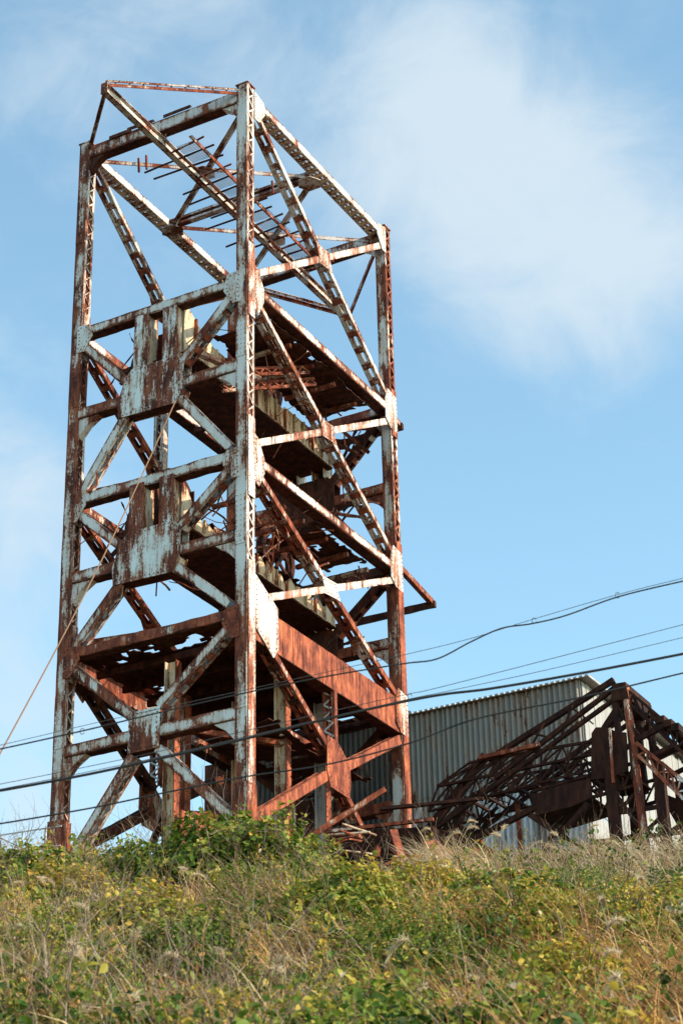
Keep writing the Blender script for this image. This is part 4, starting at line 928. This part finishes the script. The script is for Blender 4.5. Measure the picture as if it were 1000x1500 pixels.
# leafy weeds: each stem carries its own leaves, one size and tint to a plant
def weeds(nplant, y1=52.5):
    c = in_view(nplant, y1=y1); g = greenness(c[:, 0], c[:, 1]); crest = smooth(43, 46.5, c[:, 1]) * smooth(0.3, 1.5, c[:, 0])
    c = c[RNG.random(len(c)) < (1 - 0.7 * crest) * np.clip(0.12 + (g - 0.34) * 3.0, 0.10, 1)]; k = len(c); g = greenness(c[:, 0], c[:, 1])
    ht = (0.35 + 0.9 * RNG.random(k) ** 1.6) * (0.65 + 0.7 * vnoise(c[:, 0], c[:, 1], 0.8, 41)) * (1 - 0.5 * np.exp(-((c[:, 0] - 0.4) / 1.2) ** 2) * smooth(44, 47, c[:, 1]))
    az = RNG.uniform(0, 6.283, k); lean = np.abs(RNG.normal(scale=0.35, size=k)); d = unit(np.stack([np.cos(az) * lean, np.sin(az) * lean, np.ones(k)], -1))
    base = np.stack([c[:, 0], c[:, 1], ground(c[:, 0], c[:, 1])], -1); hor = unit(d * [1, 1, 0] + 1e-6)
    tint = np.clip(0.98 - 1.15 * g + RNG.normal(scale=0.19, size=k), 0, 1); lsz = np.where(RNG.random(k) < 0.45, RNG.uniform(0.045, 0.09, k), RNG.uniform(0.10, 0.20, k))
    per = 13; t_ = RNG.uniform(0.2, 1.0, (k, per)); rep_ = lambda a: np.repeat(a, per, 0)
    tt = t_.ravel()[:, None]; P_ = rep_(base) + rep_(d) * rep_(ht)[:, None] * tt + (rep_(hor) * 0.4 - [0, 0, 0.5]) * rep_(ht)[:, None] * 0.4 * tt ** 2.2
    out = unit(RNG.normal(size=(k * per, 3)) * [1, 1, 0.35]); P_ = P_ + out * (rep_(lsz) * RNG.uniform(0.5, 1.3, k * per))[:, None]
    nr = unit(out * 0.5 + [0, -0.1, 0.6] + RNG.normal(scale=0.45, size=(k * per, 3)))
    o1 = obj('leafy_weeds', leaves_mesh('leafy_weeds', P_, nr, rep_(lsz) * RNG.uniform(0.7, 1.2, k * per), np.clip(rep_(tint) + RNG.normal(scale=0.07, size=k * per), 0, 1), 0.62), 'leaf_mix')
    tag(o1, 'tangle of green, yellow and browning leafy weeds on the slope', 'weeds', kind='stuff')
    o2 = obj('weed_stalks', blades_mesh('weed_stalks', base, d, ht, np.full(k, 0.018), np.full(k, 0.2), RNG.random(k)), 'stem_brown'); tag(o2, 'brown stalks of the leafy weeds on the slope', 'weeds', kind='stuff')
weeds(18000)
# dry grass in tussocks
def tussocks(name, mat, nt_, per, lmin, lmax, wd, spread, label, region=None, bias=None, rb=(0.15, 0.85), y1=54.0):
    c = in_view(nt_, y1=y1)
    if bias is not None: c = c[RNG.random(len(c)) < bias(c[:, 0], c[:, 1])]
    k = len(c); b = np.repeat(c, per, 0); n = len(b); b = b + RNG.normal(scale=spread, size=(n, 2))
    az = RNG.uniform(0, 2 * np.pi, n); lean = np.abs(RNG.normal(scale=0.5, size=n)) + 0.05
    wind = np.array([-0.25, 0.0]); dv = unit(np.stack([np.cos(az) * lean + wind[0], np.sin(az) * lean, np.ones(n)], -1))
    tl = np.repeat(RNG.uniform(0.6, 1.0, k), per); ln = RNG.uniform(lmin, lmax, n) * tl
    base = np.stack([b[:, 0], b[:, 1], ground(b[:, 0], b[:, 1]) - 0.02], -1)
    r_ = np.clip(np.repeat(RNG.uniform(rb[0], rb[1], k), per) + RNG.normal(scale=0.15, size=n), 0, 1)
    me = blades_mesh(name, base, dv, ln, wd * RNG.uniform(0.6, 1.2, n), RNG.uniform(0.15, 0.75, n), r_)
    o = obj(name, me, mat); tag(o, label, 'grass', kind='stuff'); return o
strawb = lambda x, y: np.clip(1.6 - 2.6 * greenness(x, y), 0.06, 1) * np.clip((vnoise(x, y, 1.1, 31) - 0.25) * 4, 0.1, 1)
tussocks('dry_grass', 'straw', 5600, 18, 0.5, 1.6, 0.028, 0.15, 'dry straw coloured grass growing across the whole slope', bias=strawb)
tussocks('brown_stems', 'stem_brown', 4600, 15, 0.6, 1.9, 0.025, 0.22, 'reddish brown dead weed stems standing on the lower slope', bias=lambda x, y: np.clip(smooth(0.8, 2.6, x) * smooth(42, 31, y) * 0.9 + 0.5 * smooth(-1.2, -2.6, x) * smooth(40, 30, y) * vnoise(x, y, 0.5, 15) + 0.25 * (vnoise(x, y, 0.35, 16) > 0.6), 0.02, 1), rb=(0.1, 0.9), y1=46.0)
tussocks('pale_crest_grass', 'straw_pale', 3800, 24, 0.7, 1.85, 0.024, 0.14, 'bleached pale grass bent over along the crest', bias=lambda x, y: np.clip(smooth(40, 46, y) * (0.2 + 0.8 * smooth(0.8, 2.0, x)) * (0.3 + 1.1 * vnoise(x, y, 0.6, 18)), 0.0, 1))
tussocks('tall_stems', 'straw_pale', 1500, 5, 0.9, 2.1, 0.018, 0.2, 'tall pale dead stems arching above the rest of the weeds', rb=(0.0, 0.8), y1=51.0)
# dead leaves and litter close to the soil
n = 50000; p = in_view(n); P3 = np.stack([p[:, 0], p[:, 1], ground(p[:, 0], p[:, 1]) + RNG.uniform(0.01, 0.2, n)], -1)
o = obj('leaf_litter', leaves_mesh('leaf_litter', P3, unit(RNG.normal(size=(n, 3)) * 0.6 + [0, -0.2, 0.8]), RNG.uniform(0.04, 0.1, n), np.clip(RNG.normal(0.4, 0.25, n), 0, 1), 0.5), 'straw'); tag(o, 'brown dead leaves littered under the weeds', 'leaf litter', kind='stuff')

# branching twigs -------------------------------------------------
def branch(segs, p, d, ln, r, depth, spread=0.55):
    nseg = 3
    for k in range(nseg):
        q = p + d * (ln / nseg); segs.append((p, q, r, r * 0.85)); r *= 0.85; p = q
        d = (d + Vector((random.gauss(0, .12), random.gauss(0, .12), random.gauss(0.02, .10)))).normalized()
        if depth > 0 and (k > 0 or random.random() < 0.5):
            dd = (d + Vector((random.gauss(0, spread), random.gauss(0, spread), random.gauss(0.1, spread * 0.7)))).normalized()
            branch(segs, p, dd, ln * random.uniform(0.5, 0.75), r * 0.7, depth - 1, spread)
def segs_mesh(name, segs, rnd=None):
    A = np.array([tuple(s_[0]) for s_ in segs]); B = np.array([tuple(s_[1]) for s_ in segs]); r0 = np.array([s_[2] for s_ in segs]); r1 = np.array([s_[3] for s_ in segs])
    a = unit(B - A); x = unit(np.cross(a, [0.31, 0.77, 0.55])); y = np.cross(a, x); V_ = []
    for P_, r_ in ((A, r0), (B, r1)):
        for k in range(3):
            t_ = 2.0944 * k; V_.append(P_ + (x * math.cos(t_) + y * math.sin(t_)) * r_[:, None])
    V_ = np.stack(V_, 1).reshape(-1, 3); i = np.arange(len(segs))[:, None] * 6
    F_ = np.concatenate([np.concatenate([i + [k, (k + 1) % 3, 3 + (k + 1) % 3], i + [k, 3 + (k + 1) % 3, 3 + k]], 0) for k in range(3)], 0)
    return np_mesh(name, V_, F_, np.repeat(RNG.random(len(segs)) if rnd is None else rnd, 6))
segs = []
for x, y in in_view(620, y1=51.0):
    if random.random() > 0.3 + 0.65 * (x < -0.5): continue
    branch(segs, Vector((x, y, gz(x, y))), Vector((random.gauss(0, .3), random.gauss(0, .3), 1)).normalized(), random.uniform(0.7, 1.5), 0.014, 2)
o = obj('dry_twigs', segs_mesh('dry_twigs', segs), 'twig'); tag(o, 'thin brown leafless twigs standing all over the slope', 'twigs', kind='stuff')

LS = 1.2
def shrub(name, x, y, rx, ry, hz, nleaf, mat, label, cat, lsize=(0.06, 0.13), group=None, bump=0.3, stems=10, stemmat='bark', rmean=0.4, rstd=0.25, narrow=0.8, lift=0.0):
    z = gz(x, y); root = empty(name, (x, y, z)); tag(root, label, cat, group)
    d = unit(RNG.normal(size=(nleaf, 3)) * [1, 1, 0.9] + [0, 0, 0.25]); d[:, 2] = np.abs(d[:, 2])
    sd_ = RNG.uniform(0, 50); lump = vnoise(d[:, 0] * 3 + sd_, d[:, 1] * 3 + d[:, 2] * 2, 1.0, 21) * 0.6 + vnoise(d[:, 0] * 7 + sd_, d[:, 1] * 7 + d[:, 2] * 5, 1.0, 22) * 0.4
    rad = (1 - bump * 1.1 + bump * 2 * lump) * np.where(RNG.random(nleaf) < 0.75, RNG.uniform(0.86, 1.06, nleaf), RNG.uniform(0.4, 1.0, nleaf))
    P_ = d * rad[:, None] * [rx, ry, hz] + [0, 0, lift]
    nr = unit(d + RNG.normal(scale=0.5, size=(nleaf, 3)) + [0, 0, 0.2])
    rn = np.clip(rmean + (lump - 0.5) * 0.5 + RNG.normal(scale=rstd, size=nleaf), 0, 1)
    obj('foliage', leaves_mesh('foliage', P_, nr, LS * RNG.uniform(*lsize, nleaf), rn, narrow), mat, root)
    for k in range(stems):
        sg = []; a_ = random.uniform(0, 6.28); s_ = random.uniform(0.0, 0.35)
        branch(sg, Vector((math.cos(a_) * rx * s_, math.sin(a_) * ry * s_, -0.1)), Vector((math.cos(a_) * 0.7 * rx / hz, math.sin(a_) * 0.7 * ry / hz, 1)).normalized(), hz * 0.95 + lift, 0.02, 2)
        obj('stem', segs_mesh('stem', sg), 'twig', root)
    return root
shrub('vine_covered_bush', -2.9, 47.3, 2.6, 1.9, 1.9, 15000, 'leaf_mix', 'large rounded bush smothered in green vines at the foot of the tower', 'bush', (0.06, 0.16), rmean=0.34, rstd=0.17, bump=0.5, stems=14)
shrub('vine_covered_bush', -0.95, 46.6, 1.15, 1.0, 1.0, 5000, 'leaf_mix', 'smaller yellowing vine mound spilling off the large rounded bush', 'bush', (0.07, 0.16), rmean=0.55, stems=5)
shrub('vine_covered_bush', -7.9, 47.5, 2.0, 1.3, 1.05, 6000, 'leaf_mix', 'dark green thicket on the crest beside the broken handrail', 'bush', (0.06, 0.14), rmean=0.34, rstd=0.17, bump=0.5, stems=8)
shrub('vine_covered_bush', 7.9, 46.5, 1.9, 1.4, 1.05, 7000, 'leaf_green', 'green vine mound on the crest below the gantry legs', 'bush', (0.07, 0.15), rmean=0.55, stems=6)
shrub('vine_covered_bush', 3.0, 39.5, 1.5, 1.1, 0.8, 4500, 'leaf_mix', 'yellow green vine mound on the slope below the shed', 'bush', (0.08, 0.16), rmean=0.48, stems=5)
shrub('evergreen_shrub', 1.35, 25.6, 0.62, 0.5, 0.75, 1500, 'leaf_green', 'dark green shrub with upright leaves low on the slope, the smaller one', 'shrub', (0.09, 0.17), rmean=0.3, stems=6, narrow=0.45)
shrub('evergreen_shrub', 2.05, 26.6, 0.7, 0.55, 0.8, 1700, 'leaf_green', 'dark green shrub with upright leaves low on the slope, the larger one', 'shrub', (0.09, 0.17), rmean=0.3, stems=6, narrow=0.45)
shrub('yellow_sapling', 3.45, 25.8, 0.50, 0.35, 0.36, 110, 'leaf_yellow', 'thin sapling holding a few bright yellow leaves', 'sapling', (0.10, 0.17), rmean=0.4, stems=4, lift=0.5, narrow=0.6)
# low mounds of weeds that break up the slope
_md = [(-5.6, 41.5, 1.1, .75, .35), (-3.9, 38.0, 1.2, .8, .62), (-6.4, 45.0, 1.2, .8, .72), (-1.9, 41.0, 1.0, .7, .45), (-0.2, 37.5, 1.1, .75, .58), (1.4, 42.2, 1.0, .6, .70), (4.8, 42.0, 1.2, .75, .40), (6.3, 40.0, 1.1, .8, .66),
       (-5.0, 33.5, .95, .75, .55), (-2.6, 33.0, .9, .65, .30), (-0.9, 31.0, .85, .6, .48), (1.0, 33.5, .95, .65, .42), (2.9, 34.8, .9, .6, .64), (4.6, 35.5, .9, .7, .74), (-3.6, 29.4, .75, .6, .38), (-1.7, 27.6, .65, .5, .60), (0.2, 27.4, .65, .5, .36), (-0.5, 25.4, .5, .45, .52), (3.2, 30.0, .75, .6, .68), (-2.4, 25.0, .5, .4, .34)]
for x, y, r, hh, tn in _md:
    nm = 'green' if tn < 0.42 else ('yellow green' if tn < 0.6 else 'yellow and brown')
    shrub('weed_mound', x, y, r * 1.15, r * 0.9, hh * 1.65, int(2100 * r * r) + 450, 'leaf_mix', 'low rounded mound of %s leafy weeds on the open slope' % nm, 'weeds', (0.045, 0.075) if random.random() < .4 else (0.07, 0.15), 'weed mounds on the slope', bump=0.42, stems=5, rmean=tn - 0.06, rstd=0.12, narrow=random.uniform(.45, .8))
# bare grey shrubs on the lower left
for x, y, hh, lb in ((-3.75, 26.6, 1.5, 'leafless pale grey shrub with forked branches, the taller of two'), (-3.0, 25.4, 1.05, 'leafless pale grey shrub with forked branches, the shorter of two')):
    root = empty('bare_shrub', (x, y, gz(x, y))); tag(root, lb, 'shrub')
    for k in range(7):
        sg = []; branch(sg, Vector((random.gauss(0, .06), random.gauss(0, .06), -0.05)), Vector((random.gauss(-0.1, .5), random.gauss(0, .3), 1)).normalized(), hh, 0.016, 3, 0.5)
        obj('branch', segs_mesh('branch', sg, np.clip(RNG.normal(0.85, 0.1, len(sg)), 0, 1)), 'twig', root)
# pampas stems with plumes
def plume_mesh(ln, droop, seed):
    rg = np.random.default_rng(seed); n = 110; t_ = rg.random(n)
    ax = np.stack([t_ ** 1.6 * droop * ln, 0 * t_, t_ * ln - droop * 0.75 * ln * t_ ** 2.2], -1)
    az = rg.uniform(0, 6.283, n); wv = 0.55 * np.sin(np.pi * (0.12 + 0.83 * t_))
    d = unit(np.stack([np.cos(az) * wv + droop * 0.9 * t_, np.sin(az) * wv, 1.0 - 1.2 * droop * t_], -1))
    global RNG
    keepr = RNG; RNG = rg
    me = blades_mesh('plume', ax, d, rg.uniform(0.08, 0.2, n) * ln / 0.35, np.full(n, 0.011), np.full(n, 0.35), rg.random(n), 2)
    RNG = keepr; me.materials.append(MATS['plume']); return me
plumes = [plume_mesh(random.uniform(0.24, 0.36), dr, 40 + i) for i, dr in enumerate((0.35, 0.6, 0.8, 0.95, 0.5))]
stalks = []
for i in range(4):
    mb = MB(); bend = 0.10 + 0.09 * i; mb.tube([Vector((bend * t_ ** 2.2, 0, t_)) for t_ in np.linspace(0, 1, 7)], 0.006, 4, 0.004)
    me = mb.mesh('stalk'); a_ = me.attributes.new('rnd', 'FLOAT', 'POINT'); a_.data.foreach_set('value', [0.5] * len(me.vertices)); me.materials.append(MATS['straw_pale']); stalks.append((me, bend))
def pampas(x, y, ht, az, label, group):
    root = empty('pampas_stem', (x, y, gz(x, y) - 0.03), az); tag(root, label, 'pampas stem', group)
    me, bend = random.choice(stalks)
    s_ = obj('stalk', me, None, root); s_.scale = (ht, 1, ht)
    pl_ = obj('plume', random.choice(plumes), None, root); pl_.location = (bend * ht, 0, ht * 0.985); pl_.rotation_euler = (0, math.atan(bend * 2.0), 0)
    sc = random.uniform(0.85, 1.15); pl_.scale = (sc, sc, sc)
    return root
def spot(px, Y): return (px - 500) / 500 * 0.1705 * Y
for px, Y, ht in ((545, 49.0, 1.15), (585, 49.3, 0.75), (598, 49.1, 0.85), (606, 49.6, 0.95), (575, 48.8, 0.62)):
    pampas(spot(px, Y), Y, ht, random.uniform(-.4, .3), 'pale pampas plume standing in front of the wreckage heap', 'plumes by the wreckage')
for px, Y, ht in ((690, 49.5, 1.1), (720, 50, 1.2), (742, 49.2, 1.25), (770, 49.8, 1.05), (800, 50, 0.95), (820, 49.4, 1.35), (840, 49.8, 1.2), (862, 49.5, 0.9), (650, 49.2, 1.5), (640, 49.6, 1.35), (655, 49.8, 1.2), (905, 49.0, 0.95)):
    pampas(spot(px, Y), Y, ht, random.uniform(2.2, 4.0) if random.random() < .5 else random.uniform(-.8, .8), 'bleached pampas plume on the crest in front of the corrugated shed', 'plumes on the crest by the shed')
for px, Y, ht in ((75, 44, 0.95), (95, 44.2, 1.0), (110, 44.1, 0.85), (60, 43.5, 0.9), (30, 43, 0.8)):
    pampas(spot(px, Y), Y, ht, random.uniform(2.4, 3.8), 'pampas plume bent over on the slope below the handrail thicket', 'plumes below the handrail')
for i in range(24):
    Y = random.uniform(24, 46); px = random.uniform(20, 980)
    pampas(spot(px, Y), Y, random.uniform(0.7, 1.35), random.uniform(0, 6.28), 'single pampas stem with dry plume rising out of the slope weeds', 'plumes scattered over the slope')
